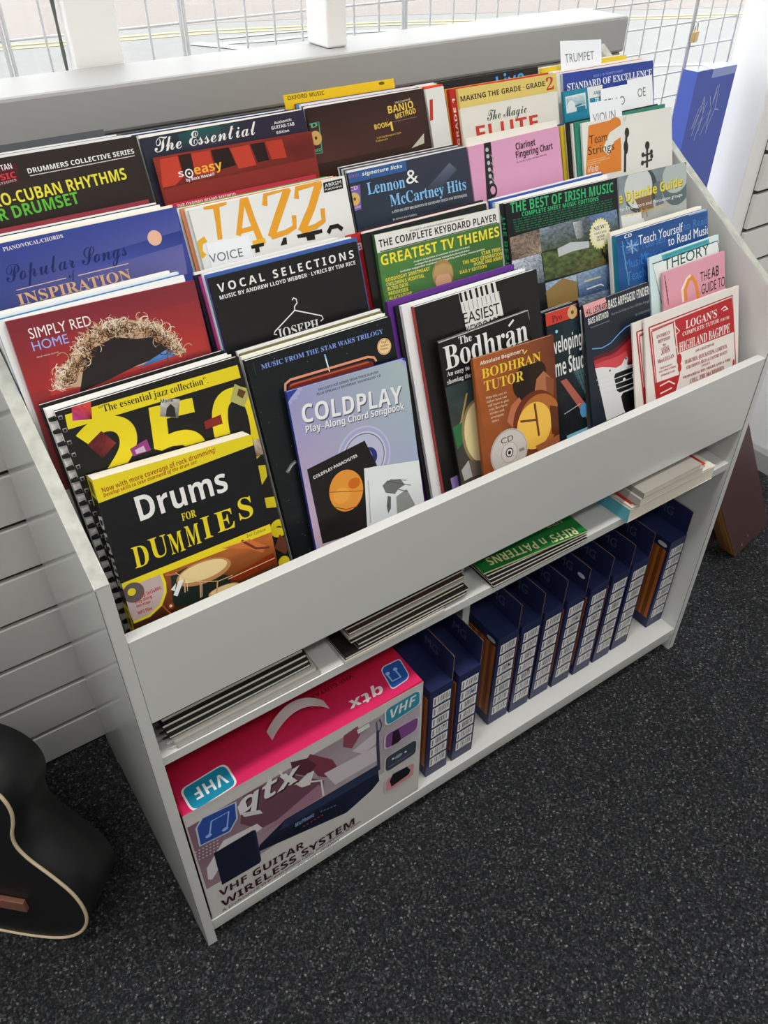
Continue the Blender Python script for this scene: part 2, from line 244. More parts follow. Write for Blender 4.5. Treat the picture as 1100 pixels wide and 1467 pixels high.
# ---- measured artwork and placement (metres, millimetres)
BOOKS=[
{'k':'drums','r':1,'O':[0.0327,0.0274,0.7199],'phi':-0.0594,'w':0.1928,'h':0.2241,'t':0.028,'bg':1250327,'sp':1250327,'pg':15130576,'lab':'thick black and yellow drum guide book at the front left of the rack','st':[],'spine':[('P',0,1,0,0.11,14403871),('T','Drums','sbi',14672093,0.78,0.2,0.42),('P',0,1,0.72,1,14403871),('P',0.2,0.8,0.02,0.09,6969920),('P',0.25,0.75,0.75,0.78,2763296),('P',0.25,0.75,0.8,0.86,4867104),('P',0.3,0.7,0.88,0.97,3814432)],'comb':False,'art':[('P',14403871,[(0,0),(192.8,0),(191.8,-13.6),(-2.2,-27.5)]),('T','Now with more coverage of rock drumming!','sb',9842714,7.3,-17.2,144.3,-8.2,5.8),('T','Develop skills to take command of the drum set!','sbi',9842714,7.3,-22.6,119.3,-15.2,4.3),('T','Drums','sb',14672093,39.2,-62.5,149.7,-59.2,29.8),('T','FOR','r',14403871,86.2,-78.2,103.9,-78.3,9.1),('T','D','r',14403871,19.8,-116.3,37.9,-116.9,26.2),('T','U','r',14403871,41.3,-112.6,62.2,-112.6,25.7),('T','M','r',14403871,64.6,-114.9,82.1,-114.6,26),('T','M','r',14403871,85.6,-112.3,103,-112.5,26.2),('T','I','r',14403871,107.3,-109.8,118.4,-109.8,27.8),('T','E','r',14403871,125.2,-107.5,148.6,-107.4,25.8),('T','S','r',14403871,155.7,-100.8,174.4,-101.4,26.7),('P',14403871,[(-4.7,-128.5),(193,-118.7),(193.1,-129.9),(-3.4,-135.6)]),('T','2nd Edition','ri',1710619,159.4,-126.2,185.7,-125.5,4.7),('G',[(-3.4,-135.6),(193.1,-129.9),(194.5,-184.4),(-1.5,-191.4)],(8012832,11887660,2888716,3414030),(24,16),0.22,5),('P',12610100,[(124.9,-128.4),(162.4,-129.1),(183.1,-145.8),(176.1,-152.7),(158.2,-140.5)]),('P',8137234,[(122.9,-170.2),(190.2,-157.8),(191.3,-171.6),(139.3,-178.5)]),('P',1778720,[(56.8,-140.8),(78,-136.4),(130.3,-169.3),(119.1,-187.6),(73.4,-186),(50.8,-180.4)]),('E',11567184,97.2,-150.2,35.4,14.9),('E',14468752,96.6,-148.5,31.4,11.3),('P',14212312,[(64.8,-149.4),(71.4,-150.1),(58.6,-168.8),(54.4,-165.3)]),('P',14212312,[(52.9,-157.4),(61,-151.5),(57.1,-160.9)]),('E',13213808,116.5,-182.8,20.9,6.3),('E',14731408,116.1,-181.5,17.5,4.2),('L',14201996,0.9,[(63.2,-137.9),(71.7,-149.1),(89.5,-161.2),(112.5,-168.7),(131.3,-167.8)]),('L',13146732,1.6,[(71.4,-150.1),(68.8,-167.4)]),('L',13146732,1.6,[(89.4,-161.9),(85.6,-181.6)]),('L',13146732,1.7,[(110.7,-168.8),(106.2,-184.3)]),('L',15260872,0.6,[(74.3,-152.4),(72,-166.9)]),('L',15260872,0.7,[(91.1,-163.3),(87.6,-180.6)]),('L',6958100,3.1,[(151.9,-127.2),(168.5,-144.3),(186.3,-148.8)]),('L',14192728,1,[(125.5,-128.6),(160.5,-129.5)]),('L',14729360,1,[(124.5,-170.8),(190.5,-165.6)]),('E',8010268,48.1,-177.5,4.4,4.4),('E',14207152,48.1,-177.5,1.9,1.9),('L',11034680,1.7,[(101.9,-184.5),(112.3,-202.1),(134.4,-201.4)]),('L',11887930,2.2,[(51.1,-136.8),(63.7,-139.9)]),('L',10113072,1.9,[(36.7,-169.1),(42.3,-180.6),(45.7,-187.6)]),('P',11772064,[(-3.4,-135.6),(45.9,-133.7),(47.2,-146.1),(45.4,-158),(36.9,-171),(21.1,-179.1),(1.3,-180.2)]),('L',14403871,3.4,[(46.5,-134),(47.8,-146.3),(45.7,-158.1),(36.8,-171.7),(20.9,-179.7),(1.2,-180.5)]),('E',6115410,10.4,-144,12.6,12.6),('E',14403871,8.5,-142.5,4.8,4.8),('T','CD Includes:','sb',11020828,17.5,-154,42.9,-151.6,4.8),('T','Play-along','sb',11020828,9.2,-158.9,29.4,-158.5,4.1),('T','exercises','sb',11020828,9.2,-163.9,26.1,-164,3.8),('T','MP3 files','sb',11020828,8.9,-173.2,25.9,-173,4.2)]},
{'k':'b250','r':1,'O':[0.0375,0.0535,0.7032],'phi':0,'w':0.22,'h':0.308,'t':0.009,'bg':1644566,'sp':14737628,'pg':15132386,'lab':'black and yellow comb bound jazz collection book behind the drum guide','st':[(14,15329766,14672093,-7,2,3),(5,10104872,14672093,-5,0,2),(7,1842204,14672093,-9,4,6)],'spine':[],'comb':True,'art':[('P',14403871,[(9,-6),(216,-9.6),(216.2,-25.6),(7,-22.4)]),('T','“The essential jazz collection”.','r',1710619,45.3,-15.6,175.3,-20,8),('T','250','sb',14403871,5.6,-114.6,228.8,-133.3,95.6),('G',[(18.5,0.8),(40,1.1),(35.1,-19.2),(14.6,-14.6)],(11546664,14700600,7346200,12599440),(8,6),0.3,4),('G',[(40.2,-35.1),(51.3,-53.5),(31.7,-66.1),(21.1,-45.2)],(4856348,9056304,3806228,6299680),(8,8),0.5,6),('G',[(115.1,-21),(136.7,-27.8),(128.2,-48.8),(108.3,-40)],(13683908,11052192,6314584,9472648),(8,8),0.2,4),('P',2762276,[(114.9,-42.1),(118.5,-33.4),(124.5,-29.8),(127.8,-35.4),(126.1,-46.8)]),('T','Monk','sb',2761248,113.7,-25.4,128.3,-28.4,4.3),('P',9058936,[(63.9,-65.4),(85.7,-60.4),(86.8,-74.8),(65.1,-74.8)]),('P',12626112,[(68.7,-68.4),(79.9,-66.7),(80.9,-74),(69.4,-73.3)]),('P',8135712,[(157.1,-62.7),(179.7,-60.9),(178.9,-72.3),(156.7,-72.4)]),('P',11184226,[(206.6,-30.4),(223.6,-44.8),(210.7,-61.3),(195.4,-48.9)]),('P',6044194,[(210.1,-37.2),(218.1,-43.7),(211.8,-50.7),(205.6,-44.6)]),('G',[(210.9,-105.3),(225.4,-105.9),(226.6,-127),(209.6,-127.1)],(14209216,9067072,12626064,6307888),(6,6),0.4,5),('P',14403871,[(201.3,-136.9),(219,-141.5),(217.6,-156.9),(199.3,-172.5)]),('P',14403871,[(204.2,-182.7),(220.7,-186.5),(219.6,-201.4),(204.3,-197.2)]),('E',14403871,215.1,-230.8,12.5,12.5),('E',1644566,214.4,-233.3,5.9,5.9),('P',14403871,[(206.4,-226.1),(230.9,-236.2),(227.7,-244.1),(203.7,-236.7)]),('P',6961704,[(214,-239.5),(226.8,-255.8),(215.1,-269.8),(202,-255.2)]),('E',14403871,210.7,-279.2,8.2,8.2)]},
{'k':'starwars','r':1,'O':[0.2623,0.048,0.7032],'phi':0,'w':0.2126,'h':0.3028,'t':0.009,'bg':1316890,'sp':1316890,'pg':15000798,'lab':'black space film music book with blue capitals at the front middle of the rack','st':[(6,14869208,14672093,0,-2,4),(5,7236165,14207136,2,-4,6),(5,14738146,14672093,1,-2,9),(5,14474454,14672093,6,-10,6),(4,2105376,14672093,1,-2,8)],'spine':[],'comb':False,'art':[('S',9412776,150),('T','MUSIC FROM THE STAR WARS TRILOGY','r',8230876,18.4,-15.8,197.4,-18.8,5.9),('L',8239320,2.1,[(106.5,-21.5),(107.8,-42.5)]),('L',15267064,1.2,[(106.7,-27),(108.6,-49.7)]),('L',14258032,3.1,[(42,-50.8),(44.2,-42.2),(52,-38.9),(167.4,-42.3),(176.6,-45.5),(179.4,-51.4)]),('P',7351328,[(46.4,-48.9),(50.8,-43.4),(164.8,-46.4),(173.8,-51),(174.3,-56.2),(50.5,-50.7)]),('L',12081728,1.7,[(50.1,-46.2),(54.8,-45.4),(167.5,-49.2)]),('E',14464641,195.1,-35.9,10.9,10.9),('E',11040824,195.1,-35.9,9.9,9.9),('E',15124112,195.1,-35.9,9.3,9.3),('T','Full','sb',8016932,192,-31.4,200.6,-32.1,3.3),('T','Color','sb',8016932,189.5,-35.5,201.1,-36.4,3.1),('T','Photos','sb',8016932,188.3,-39.4,200.2,-40.5,2.5),('L',6976632,4.6,[(18.3,-153.1),(26.4,-145.7),(34,-142.6)]),('L',11187380,1.7,[(21.1,-151.7),(27.1,-146.6),(33.1,-143.7)]),('L',3818570,0.8,[(9.2,-4.5),(9.5,-20.3)])]},
{'k':'coldplay','r':1,'O':[0.2889,0.0366,0.7098],'phi':-0.0441,'w':0.1791,'h':0.2519,'t':0.006,'bg':3096208,'sp':3096208,'pg':15000798,'lab':'lilac play-along chord songbook with a disc picture in front of the space film music book','st':[],'spine':[],'comb':False,'art':[('E',10659020,94.3,-114.6,139.1,139.1),('Q',94.3,-114.6,136.6,(9409214,10729140,9476296,13019318)),('T','INCLUDES HIT SONGS FROM THEIR ALBUMS','sb',2763856,43.6,-10,134.4,-9.2,3),('T',"PLUS SPECIALLY RECORDED 'SOUNDALIKE' CD",'sb',2763856,40.7,-15.3,137.4,-14.8,3),('T','COLDPLAY','sb',4868704,15.1,-46.6,166,-59.8,23.5),('T','COLDPLAY','sb',14869732,14,-44.6,164.9,-58,23.4),('T','Play–Along Chord Songbook','sb',5263466,16.7,-59.4,167.6,-69.4,9.1),('T','Play–Along Chord Songbook','sb',14869732,16.1,-58.1,166.8,-68,9.1),('E',11843282,94.5,-113.8,41.7,41.7),('E',10461894,94.5,-113.8,39.2,39.2),('E',12764372,94.5,-113.8,34.2,34.2),('E',6974592,94.5,-113.8,31.9,31.9),('E',11712204,94.5,-113.8,30.4,30.4),('E',2830192,100.7,-116.6,13.4,13.4),('E',10132664,96.9,-115.4,9.5,9.5),('P',1907224,[(7.9,-105.2),(98.2,-92.6),(111.5,-132.7),(91.5,-130.9),(97,-218.2),(10.3,-213.2)]),('T','COLDPLAY·PARACHUTES','sb',14737628,14.9,-121.2,83.7,-111,4.3),('E',14257973,58.8,-151.9,26.1,29.2),('E',12740124,72.2,-145.4,9.4,7.5),('E',14720064,50.4,-156.4,12.3,11.1),('L',9062936,0.9,[(33.6,-145.8),(84.3,-160.4)]),('L',8011798,1.2,[(38.3,-169),(54,-177.9),(71.5,-179)]),('P',14212573,[(90.6,-130),(185,-146.7),(188.7,-209.8),(81,-214)]),('P',6974570,[(114.9,-163.1),(123.7,-158.5),(144.8,-162.9),(150.9,-173.8),(139.1,-176.2),(132.9,-181.8),(118.2,-174.9)]),('P',9211532,[(134,-186.3),(152.7,-180.7),(163.6,-209.3),(131.5,-212.8)]),('P',5921882,[(120.8,-180.2),(125.6,-183.4),(122.9,-200.1),(117.3,-206.1),(116.7,-194.7)]),('L',4869194,1,[(122.6,-158.8),(160.4,-177.6)]),('L',4869194,1,[(127.9,-158.6),(154.7,-168)]),('L',5921882,1.3,[(139,-176.8),(153.8,-185)]),('L',11185838,1.6,[(94.1,-148.9),(87.3,-209.9)])]},
{'k':'easiest','r':1,'O':[0.5182,0.0524,0.7029],'phi':0.004,'w':0.2213,'h':0.3027,'t':0.008,'bg':1907739,'sp':11021348,'pg':14869212,'lab':'black easy keyboard book with a white piano key panel behind the drum tutor books','st':[(6,14869734,14672093,-16,0,5),(5,1907486,14672093,-22,2,5),(6,5974914,14672093,-30,4,13)],'spine':[],'comb':False,'art':[('P',14342870,[(75.5,0.2),(145.5,0.3),(150,-49.3),(80.4,-54.4)]),('P',1776154,[(76.3,0.6),(80.3,0.7),(81.5,-13),(77.5,-13.2)]),('P',1776154,[(85,0.6),(89,0.8),(90.2,-13),(86.2,-13.2)]),('P',1776154,[(93.7,0.7),(97.7,0.8),(99,-13),(94.9,-13.2)]),('P',1776154,[(104.5,0.2),(108.6,0.4),(109.9,-13.6),(105.8,-13.7)]),('P',1776154,[(113.4,0.3),(117.5,0.4),(118.8,-13.6),(114.7,-13.7)]),('P',1776154,[(122.3,0.3),(126.4,0.5),(127.8,-13.6),(123.7,-13.7)]),('P',1776154,[(133,-0.1),(137.2,0.1),(138.7,-14),(134.5,-14.1)]),('P',1776154,[(142,-0),(146.2,0.1),(147.8,-14),(143.6,-14.1)]),('L',4473919,0.7,[(81.9,-14.6),(83,-27.1)]),('L',4473919,0.7,[(89.7,-14.6),(90.8,-27.1)]),('L',4473919,0.7,[(97.6,-14.6),(98.7,-27.2)]),('L',4473919,0.7,[(105.5,-14.7),(106.7,-27.3)]),('L',4473919,0.7,[(113.5,-14.7),(114.7,-27.3)]),('L',4473919,0.7,[(121.5,-14.7),(122.7,-27.4)]),('L',4473919,0.7,[(129.5,-14.8),(130.8,-27.5)]),('L',4473919,0.7,[(137.6,-14.8),(139,-27.6)]),('L',4473919,0.7,[(145.8,-14.8),(147.2,-27.6)]),('T','EASIEST','s',1907739,77.5,-44,144.4,-45.2,15.4),('T','KEYBOARD','s',1907739,79.4,-59.9,146.7,-60.3,12.1),('P',10125504,[(14,-257.7),(37.3,-256.5),(37.4,-278.3),(15.2,-276.4)])]},
{'k':'bodhran','r':1,'O':[0.5412,0.0391,0.7019],'phi':0.0155,'w':0.167,'h':0.2561,'t':0.005,'bg':1578774,'sp':1578774,'pg':14869212,'lab':'black drum book showing a round skin drum behind the orange brown drum tutor','st':[],'spine':[],'comb':False,'art':[('G',[(0.2,-66.5),(174.7,-70.3),(188.6,-244.4),(1.7,-223.4)],(2899004,3951176,3811872,4866104),(20,24),0.3,4),('L',13158596,1.3,[(1.4,-1.8),(165.7,-1.1),(170.1,-41)]),('T','The','r',14672093,35.3,-14,58.2,-15.1,10.3),('T','Bodhran','r',14672093,6.8,-42.5,160.4,-43.7,32.4),('L',14672093,3.3,[(126.8,-13.7),(137.2,-7.1)]),('T','An easy to learn method','r',14672093,6.7,-51.9,101.2,-56.2,6.4),('T','showing the different styles','r',14672093,4.9,-62.9,103.9,-67.4,6.5),('L',11045456,3.1,[(4.8,-137),(18.7,-123.1),(35.8,-85.6)]),('P',3107388,[(2,-126.6),(25,-123.7),(23.1,-149.9),(3.8,-162)]),('E',9075282,50.6,-150.8,35,52.5),('E',14535576,53,-150.4,32.9,48.7),('P',11580592,[(5.1,-194.9),(20.5,-184.5),(23.2,-211.9),(7.5,-213)]),('P',6971992,[(20.5,-184.5),(53.4,-196.9),(57.6,-218.6),(23.2,-211.9)])]},
{'k':'tutor','r':1,'O':[0.5712,0.024,0.7079],'phi':-0.0409,'w':0.1529,'h':0.2203,'t':0.005,'bg':9194018,'sp':9194018,'pg':14869212,'lab':'orange brown drum tutor with a silver disc picture leaning at the front middle','st':[],'spine':[],'comb':False,'art':[('G',[(0,0),(152.9,0),(171.7,-183.9),(12.5,-177)],(11033128,6960160,4858896,9062432),(20,26),0.16,3),('E',2233356,98.2,-57.9,30.4,27.3),('E',2758670,117.1,-48.8,17.3,17.3),('P',11037252,[(114.3,-57.4),(129.3,-48.8),(145.2,-65.2),(141.3,-92.7),(124.8,-101),(105.8,-84.8)]),('P',8669482,[(132.6,-57.4),(148.5,-66.1),(145.4,-93.8),(131.7,-93.3)]),('P',11561032,[(51.8,-105.9),(62,-83.8),(78.6,-75.9),(85.1,-90.1),(62.3,-118.4)]),('E',6958102,108.6,-120.5,46.5,46.5),('E',11035692,114.7,-122.3,42.1,41.2),('E',15119948,103.9,-127.3,34.8,36.5),('P',5909524,[(137,-104.4),(163.7,-114.9),(161.3,-163.9),(137.5,-150.1)]),('L',6961690,4.2,[(107,-93),(111.4,-145.7)]),('L',6961690,3.4,[(76.8,-113.1),(110.8,-119.5)]),('P',10115642,[(103.1,-159.6),(154.2,-155.1),(161.7,-170.7),(110,-175)]),('T',"Absolute Beginner's",'sb',15260872,12.1,-11.6,93.9,-11.9,5.2),('T','BODHRAN','r',14860860,13.3,-31.6,125,-32.3,13.5),('L',14860860,1.9,[(93.2,-14.7),(99.9,-10.6)]),('T','TUTOR','r',14860860,15.2,-50.5,89.6,-52.6,14.3),('T','With this easy to','r',14270624,16.4,-62.5,55.1,-63.6,3.6),('T','follow book you','r',14270624,17.5,-68.6,54.9,-69.7,3.6),('T','will learn to play','r',14270624,18.7,-74.7,58.5,-76,3.6),('T','your first basic','r',14270624,19.9,-80.8,55.1,-82,3.6),('T','strokes and','r',14270624,21,-86.9,47.9,-88,3.7),('T','accompany','r',14270624,22.2,-93.1,46.8,-94.1,3.7),('T','tunes.','r',14270624,23.4,-99.3,37.2,-99.9,3.7),('E',12236464,50.7,-153.4,36.2,36.2),('E',9078402,50.7,-153.4,34.8,34.8),('E',12631222,50.7,-153.4,34,34),('E',9078402,51,-154.1,15.7,15.7),('E',13157566,51,-154.1,15,15),('E',3815478,51,-154.1,7.5,7.5),('E',14210254,51,-154.1,5.6,5.6),('E',1710102,51,-154.1,3,3),('T','CD','s',3354670,36.7,-136.9,60.4,-137,8.6),('P',9078402,[(69.5,-154.3),(79.7,-154.1),(80.9,-158.8),(70.3,-158.8)])]},
{'k':'home','r':1,'O':[0.747,0.056,0.7031],'phi':-0.0133,'w':0.0709,'h':0.2327,'t':0.006,'bg':1252128,'sp':1252128,'pg':14869212,'lab':'dark home recording book with a red top band beside the bass guitar book','st':[(6,2237994,14672093,0,0,2),(5,14211284,14672093,0,0,1)],'spine':[],'comb':False,'art':[('P',12794414,[(-3.5,0.2),(63,-0.2),(65.9,-18.8),(-0.4,-19.2)]),('T','Pro','r',5707538,12.4,-16.1,33.2,-15.6,9.9),('E',13281392,55.2,-10.3,10.1,10.1),('E',6967344,55.2,-10.3,3.1,3.1),('P',14211272,[(49.3,-23.2),(73.1,-21.6),(74.4,-27.7),(51,-29.3)]),('T','Sound','sb',2763304,52.1,-27.6,71.7,-26.3,4),('G',[(0.8,-20.2),(73.7,-20.7),(104.2,-208.4),(20.6,-204.1)],(1318951,1847352,922646,1711134),(36,48),0.52,8.5),('E',8048864,19.7,-31.6,2.6,2.6),('P',3824224,[(41.6,-87.8),(84.3,-88.9),(102.1,-170.1),(86.3,-180.2)]),('L',2242108,1.3,[(43.5,-91.9),(91.3,-90.8)]),('L',2242108,1.3,[(46.9,-101.2),(93.9,-101.4)]),('L',2242108,1.3,[(50.2,-110.6),(96.4,-112.2)]),('L',2242108,1.3,[(53.6,-120.1),(99,-123)]),('L',2242108,1.3,[(57,-129.7),(101.5,-133.8)]),('L',2242108,1.4,[(60.5,-139.4),(104.1,-144.8)]),('L',2242108,1.4,[(64,-149.1),(106.8,-155.9)]),('L',2242108,1.4,[(67.5,-158.9),(109.4,-167.1)]),('L',6979716,0.9,[(50.7,-91),(84.1,-177.6)]),('L',6979716,0.9,[(57.3,-91.4),(88,-177.7)]),('L',6979716,0.9,[(63.9,-91.8),(92,-177.8)]),('L',6979716,0.9,[(70.5,-92.2),(96,-177.9)]),('L',6979716,0.9,[(77.2,-92.6),(100,-178)]),('L',6979716,0.9,[(83.9,-93),(104,-178.2)]),('P',11033164,[(19.3,-110.3),(32.4,-109.8),(98.5,-202.8),(81.7,-205.8)]),('E',4886720,64.8,-171.7,8.2,12.3),('E',6957608,85,-196.7,5.5,5.5),('T','veloping','sb',14672093,10.7,-65,71.1,-65.1,23.7),('T','me Studio','sb',14672093,10.5,-101.5,88,-102.3,26.4),('L',14211280,0.9,[(22,-165.8),(58.7,-158.8)]),('P',7976140,[(23.1,-203),(85.5,-202.5),(88.8,-211.1),(25.5,-212.4)])]},
{'k':'bass','r':1,'O':[0.8206,0.0441,0.7019],'phi':0.0135,'w':0.1488,'h':0.2341,'t':0.005,'bg':2041649,'sp':2041649,'pg':14869212,'lab':'dark bass arpeggio book with a pink corner and bass guitar picture','st':[],'spine':[],'comb':False,'art':[('P',14853027,[(0,0),(48.5,0.4),(52.8,-18),(3.3,-19.3)]),('T','HAL LEONARD','sb',2761252,5.4,-17.8,52.4,-17.2,10),('T','BASS METHOD','sb',14672093,8.4,-32.2,52.9,-31.7,9.5),('T','BASS ARPEGGIO FINDER','sb',14672093,54.1,-19.7,147.3,-20.1,13.6),('L',7370879,1.3,[(12.5,-38.1),(54.2,-38.2)]),('T','Easy-to-Use Guide to Over 1,300 Bass Arpeggios','s',9081496,59.8,-31.1,150.6,-32.2,3.8),('T','BY CHAD JOHNSON','s',9081496,113.6,-46.7,151.6,-47,3.5),('P',6167074,[(12,-85.5),(27.5,-85.2),(44.4,-86.6),(61.9,-84.7),(77.4,-79.9),(93,-73.6),(103.5,-70.2),(110.7,-81.5),(114.6,-97.1),(117.4,-119.9),(88.3,-127.7),(15,-110.6)]),('P',11021366,[(13.7,-91.7),(31.7,-91.4),(50.2,-93.3),(67.3,-91.2),(81.8,-86.2),(95,-80.6),(102.7,-79.2),(106.8,-91.2),(109.4,-110.2),(83.8,-120.8),(15,-110.6)]),('P',13125710,[(15.4,-98.2),(35.9,-98.3),(55.5,-99.9),(73.1,-99.4),(85.9,-96.7),(91.4,-104.1),(84.3,-115.5),(63.7,-118.4),(15.2,-109.2)]),('P',14343388,[(14.8,-104.1),(30.1,-107),(46.8,-112.4),(61.3,-117.6),(74,-116.4),(81.8,-109.3),(85.6,-106),(89.5,-107.9),(90.2,-111.8),(87.2,-117.4),(88.8,-121.6),(99,-122.9),(110.5,-122.3),(116.2,-141.9),(121.4,-170),(126,-194.5),(82.1,-199.1),(31.5,-199.1),(23.1,-149.5)]),('E',3816512,47.2,-118,1.8,1.8),('E',3816512,85.4,-108.9,1.9,1.9),('P',1513498,[(55.5,-131.2),(58.9,-126.4),(83.3,-126.2),(109.3,-124.1),(114.2,-127.9),(117.2,-142.2),(117.2,-156.5),(111.6,-160),(85.3,-162.2),(65.8,-161.5),(59.2,-155.6),(57.3,-143.9)]),('P',1052948,[(68.2,-168.7),(73.8,-164.1),(95.4,-165.4),(119.2,-164.7),(122.9,-178.1),(125.7,-198.3),(76.6,-201.9),(71.6,-188)]),('L',13948630,1.4,[(15.5,-124.4),(112.1,-127.6)]),('L',13948630,1.4,[(18,-133.2),(114,-137.1)]),('L',13948630,1.4,[(20.5,-142),(115.8,-146.6)]),('L',13948630,1.4,[(23,-150.9),(117.7,-156.3)]),('E',15263976,78.3,-142.4,2.8,2.8),('E',15263976,98.9,-142.1,2.9,2.9),('L',7184344,1.8,[(11.6,-71.4),(33.3,-76.3),(53.1,-73.9),(73.9,-64),(89.3,-58.4),(103.5,-57.4)])]},
{'k':'logan','r':1,'O':[0.9263,0.0226,0.7034],'phi':-0.0092,'w':0.2386,'h':0.1913,'t':0.003,'bg':14933462,'sp':14933462,'pg':15130840,'lab':'front copy of the two red and cream bagpipe tutor booklets','st':[],'spine':[],'comb':False,'art':[('L',11545134,2.4,[(9.8,-16.1),(221.2,-13.7),(233.2,-153.5)]),('L',11545134,1.4,[(15.7,-21.4),(72.1,-20.7)]),('L',11545134,3.4,[(9.8,-16.1),(23,-146.2)]),('P',11871787,[(72.2,-19),(219.4,-16.6),(227.9,-78.3),(79,-76.7)]),('P',11871787,[(19.7,-112.1),(82.3,-114.4),(70.5,-141.4),(23.1,-143.2)]),('L',11871787,2.4,[(15.6,-23.9),(67.8,-22.2),(81.2,-114.8),(23.4,-113.1),(15.6,-23.9)]),('L',14999512,2,[(71.9,-28.6),(83.3,-40.5),(75.1,-43.8)]),('L',14999512,1.5,[(71.9,-63),(77.1,-68.1)]),('L',14999512,2.5,[(31.1,-120.3),(53.8,-118.2),(68.7,-127.5)]),('L',14999512,2.5,[(31.6,-133.6),(61.5,-131.9)]),('E',11871787,80.9,-87.7,6.1,9.7),('E',11871787,81.6,-102.8,4.6,7.3),('E',11871787,225.7,-135.4,2.8,8.4),('T',"LOGAN'S",'r',15394528,98.5,-40.7,179,-40.7,13.5),('T','COMPLETE TUTOR','r',15394528,90.1,-51,184.8,-51.1,6.6),('T','FOR THE','r',15394528,188.3,-51.2,212.8,-51.3,4.9),('T','HIGHLAND BAGPIPE','r',15394528,81.2,-75.5,214.2,-75.5,15.5),('L',15394528,2.2,[(190.5,-30.5),(200.9,-27.4),(207.9,-34)]),('L',15394528,1.6,[(195.2,-33.9),(209.1,-33.5)]),('T','ENTIRELY','r',11026500,26.7,-38.8,59.8,-38.4,5.3),('T','REVISED','r',11026500,30,-47.2,59.5,-47,5.4),('T','BY','r',11026500,41.2,-55.2,49.7,-55.3,3.6),('T','CAPTAIN','r',11026500,36.3,-60.1,55.9,-60.2,3.6),('T','JOHN','r',11026500,36.5,-67.8,58.3,-68.2,7.3),('T','MacLELLAN','r',11026500,27,-80.5,68,-80.8,6.6),('T','Chief Instructor','r',11026500,32.3,-91.9,62.8,-92.3,3.3),('T','Army School of Piping','r',11026500,28.9,-97.2,71.8,-98.2,3.3),('T','Edinburgh Castle','r',11026500,34.4,-104.4,69.4,-105.4,3.3),('T','AND A SELECTION OF','r',11026500,121.9,-86.9,172,-87.4,4.5),('T','MARCHES, QUICKSTEPS, LAMENTS,','r',11026500,94.9,-100.2,207.3,-101.8,6.8),('T','STRATHSPEYS, REELS & COUNTRY DANCES','r',11026500,97.9,-110.5,207.4,-111.6,5.7),('T','COMPILED BY','r',11026500,137.3,-117,160.3,-117.3,3.5),('T','PIOBAIREACHD, HIGHLAND & THE','r',11026500,88.7,-124.6,216.5,-127,4.2),('T','COLL. THE McCRIMMEN','r',11026500,107.4,-137.7,198.6,-138.9,7.7)]},
{'k':'logan2','r':1,'O':[0.9066,0.029,0.7018],'phi':-0.0022,'w':0.2379,'h':0.1885,'t':0.003,'bg':14933462,'sp':14933462,'pg':15130840,'lab':'back copy of the two red and cream bagpipe tutor booklets','st':[],'spine':[],'comb':False,'art':[('L',11545134,2.4,[(9.4,-16.1),(218.1,-15.2),(227.7,-154.6)]),('L',11545134,1.4,[(15.2,-21.5),(70.9,-21.2)]),('L',11545134,3.3,[(9.4,-16.1),(20.4,-146)]),('P',11871787,[(71,-19.4),(216.4,-18.1),(223.7,-79.6),(76.8,-77.1)]),('P',11871787,[(17.7,-111.9),(79.5,-114.6),(67.4,-141.5),(20.5,-143)]),('L',11871787,2.4,[(15,-23.9),(66.6,-22.6),(78.4,-115.1),(21.3,-113),(15,-23.9)]),('L',14999512,2,[(70.5,-29),(81.6,-41),(73.5,-44.2)]),('L',14999512,1.5,[(70,-63.4),(75.1,-68.5)]),('L',14999512,2.4,[(28.8,-120.1),(51.2,-118.3),(65.8,-127.6)]),('L',14999512,2.4,[(29.1,-133.5),(58.6,-131.9)]),('E',11871787,78.5,-88,6,9.6),('E',11871787,78.9,-103.1,4.5,7.2),('E',11871787,220.6,-136.6,2.7,8.2),('T',"LOGAN'S",'r',15394528,96.6,-41.3,176.1,-41.8,13.5),('T','COMPLETE TUTOR','r',15394528,88.1,-51.5,181.6,-52.2,6.6),('T','FOR THE','r',15394528,185.1,-52.3,209.2,-52.6,4.9),('T','HIGHLAND BAGPIPE','r',15394528,79,-75.9,210.2,-76.8,15.5),('L',15394528,2.1,[(187.6,-31.7),(197.9,-28.8),(204.8,-35.3)]),('L',15394528,1.6,[(192.1,-35.1),(205.9,-34.9)]),('T','ENTIRELY','r',11026500,25.8,-38.9,58.5,-38.8,5.4),('T','REVISED','r',11026500,28.9,-47.3,58.1,-47.3,5.4),('T','BY','r',11026500,39.8,-55.4,48.2,-55.5,3.6),('T','CAPTAIN','r',11026500,34.9,-60.2,54.2,-60.5,3.6),('T','JOHN','r',11026500,35,-67.8,56.4,-68.4,7.3),('T','MacLELLAN','r',11026500,25.4,-80.5,65.9,-81,6.6),('T','Chief Instructor','r',11026500,30.4,-91.9,60.5,-92.5,3.3),('T','Army School of Piping','r',11026500,27,-97.2,69.4,-98.4,3.3),('T','Edinburgh Castle','r',11026500,32.3,-104.4,66.9,-105.6,3.4),('T','AND A SELECTION OF','r',11026500,119,-87.5,168.5,-88.4,4.5),('T','MARCHES, QUICKSTEPS, LAMENTS,','r',11026500,92.1,-100.5,203,-102.9,6.8),('T','STRATHSPEYS, REELS & COUNTRY DANCES','r',11026500,94.9,-110.8,202.9,-112.6,5.7),('T','COMPILED BY','r',11026500,133.7,-117.6,156.4,-118,3.5),('T','PIOBAIREACHD, HIGHLAND & THE','r',11026500,85.6,-124.8,211.7,-128.1,4.2),('T','COLL. THE McCRIMMEN','r',11026500,103.9,-138,193.8,-139.8,7.7)]},
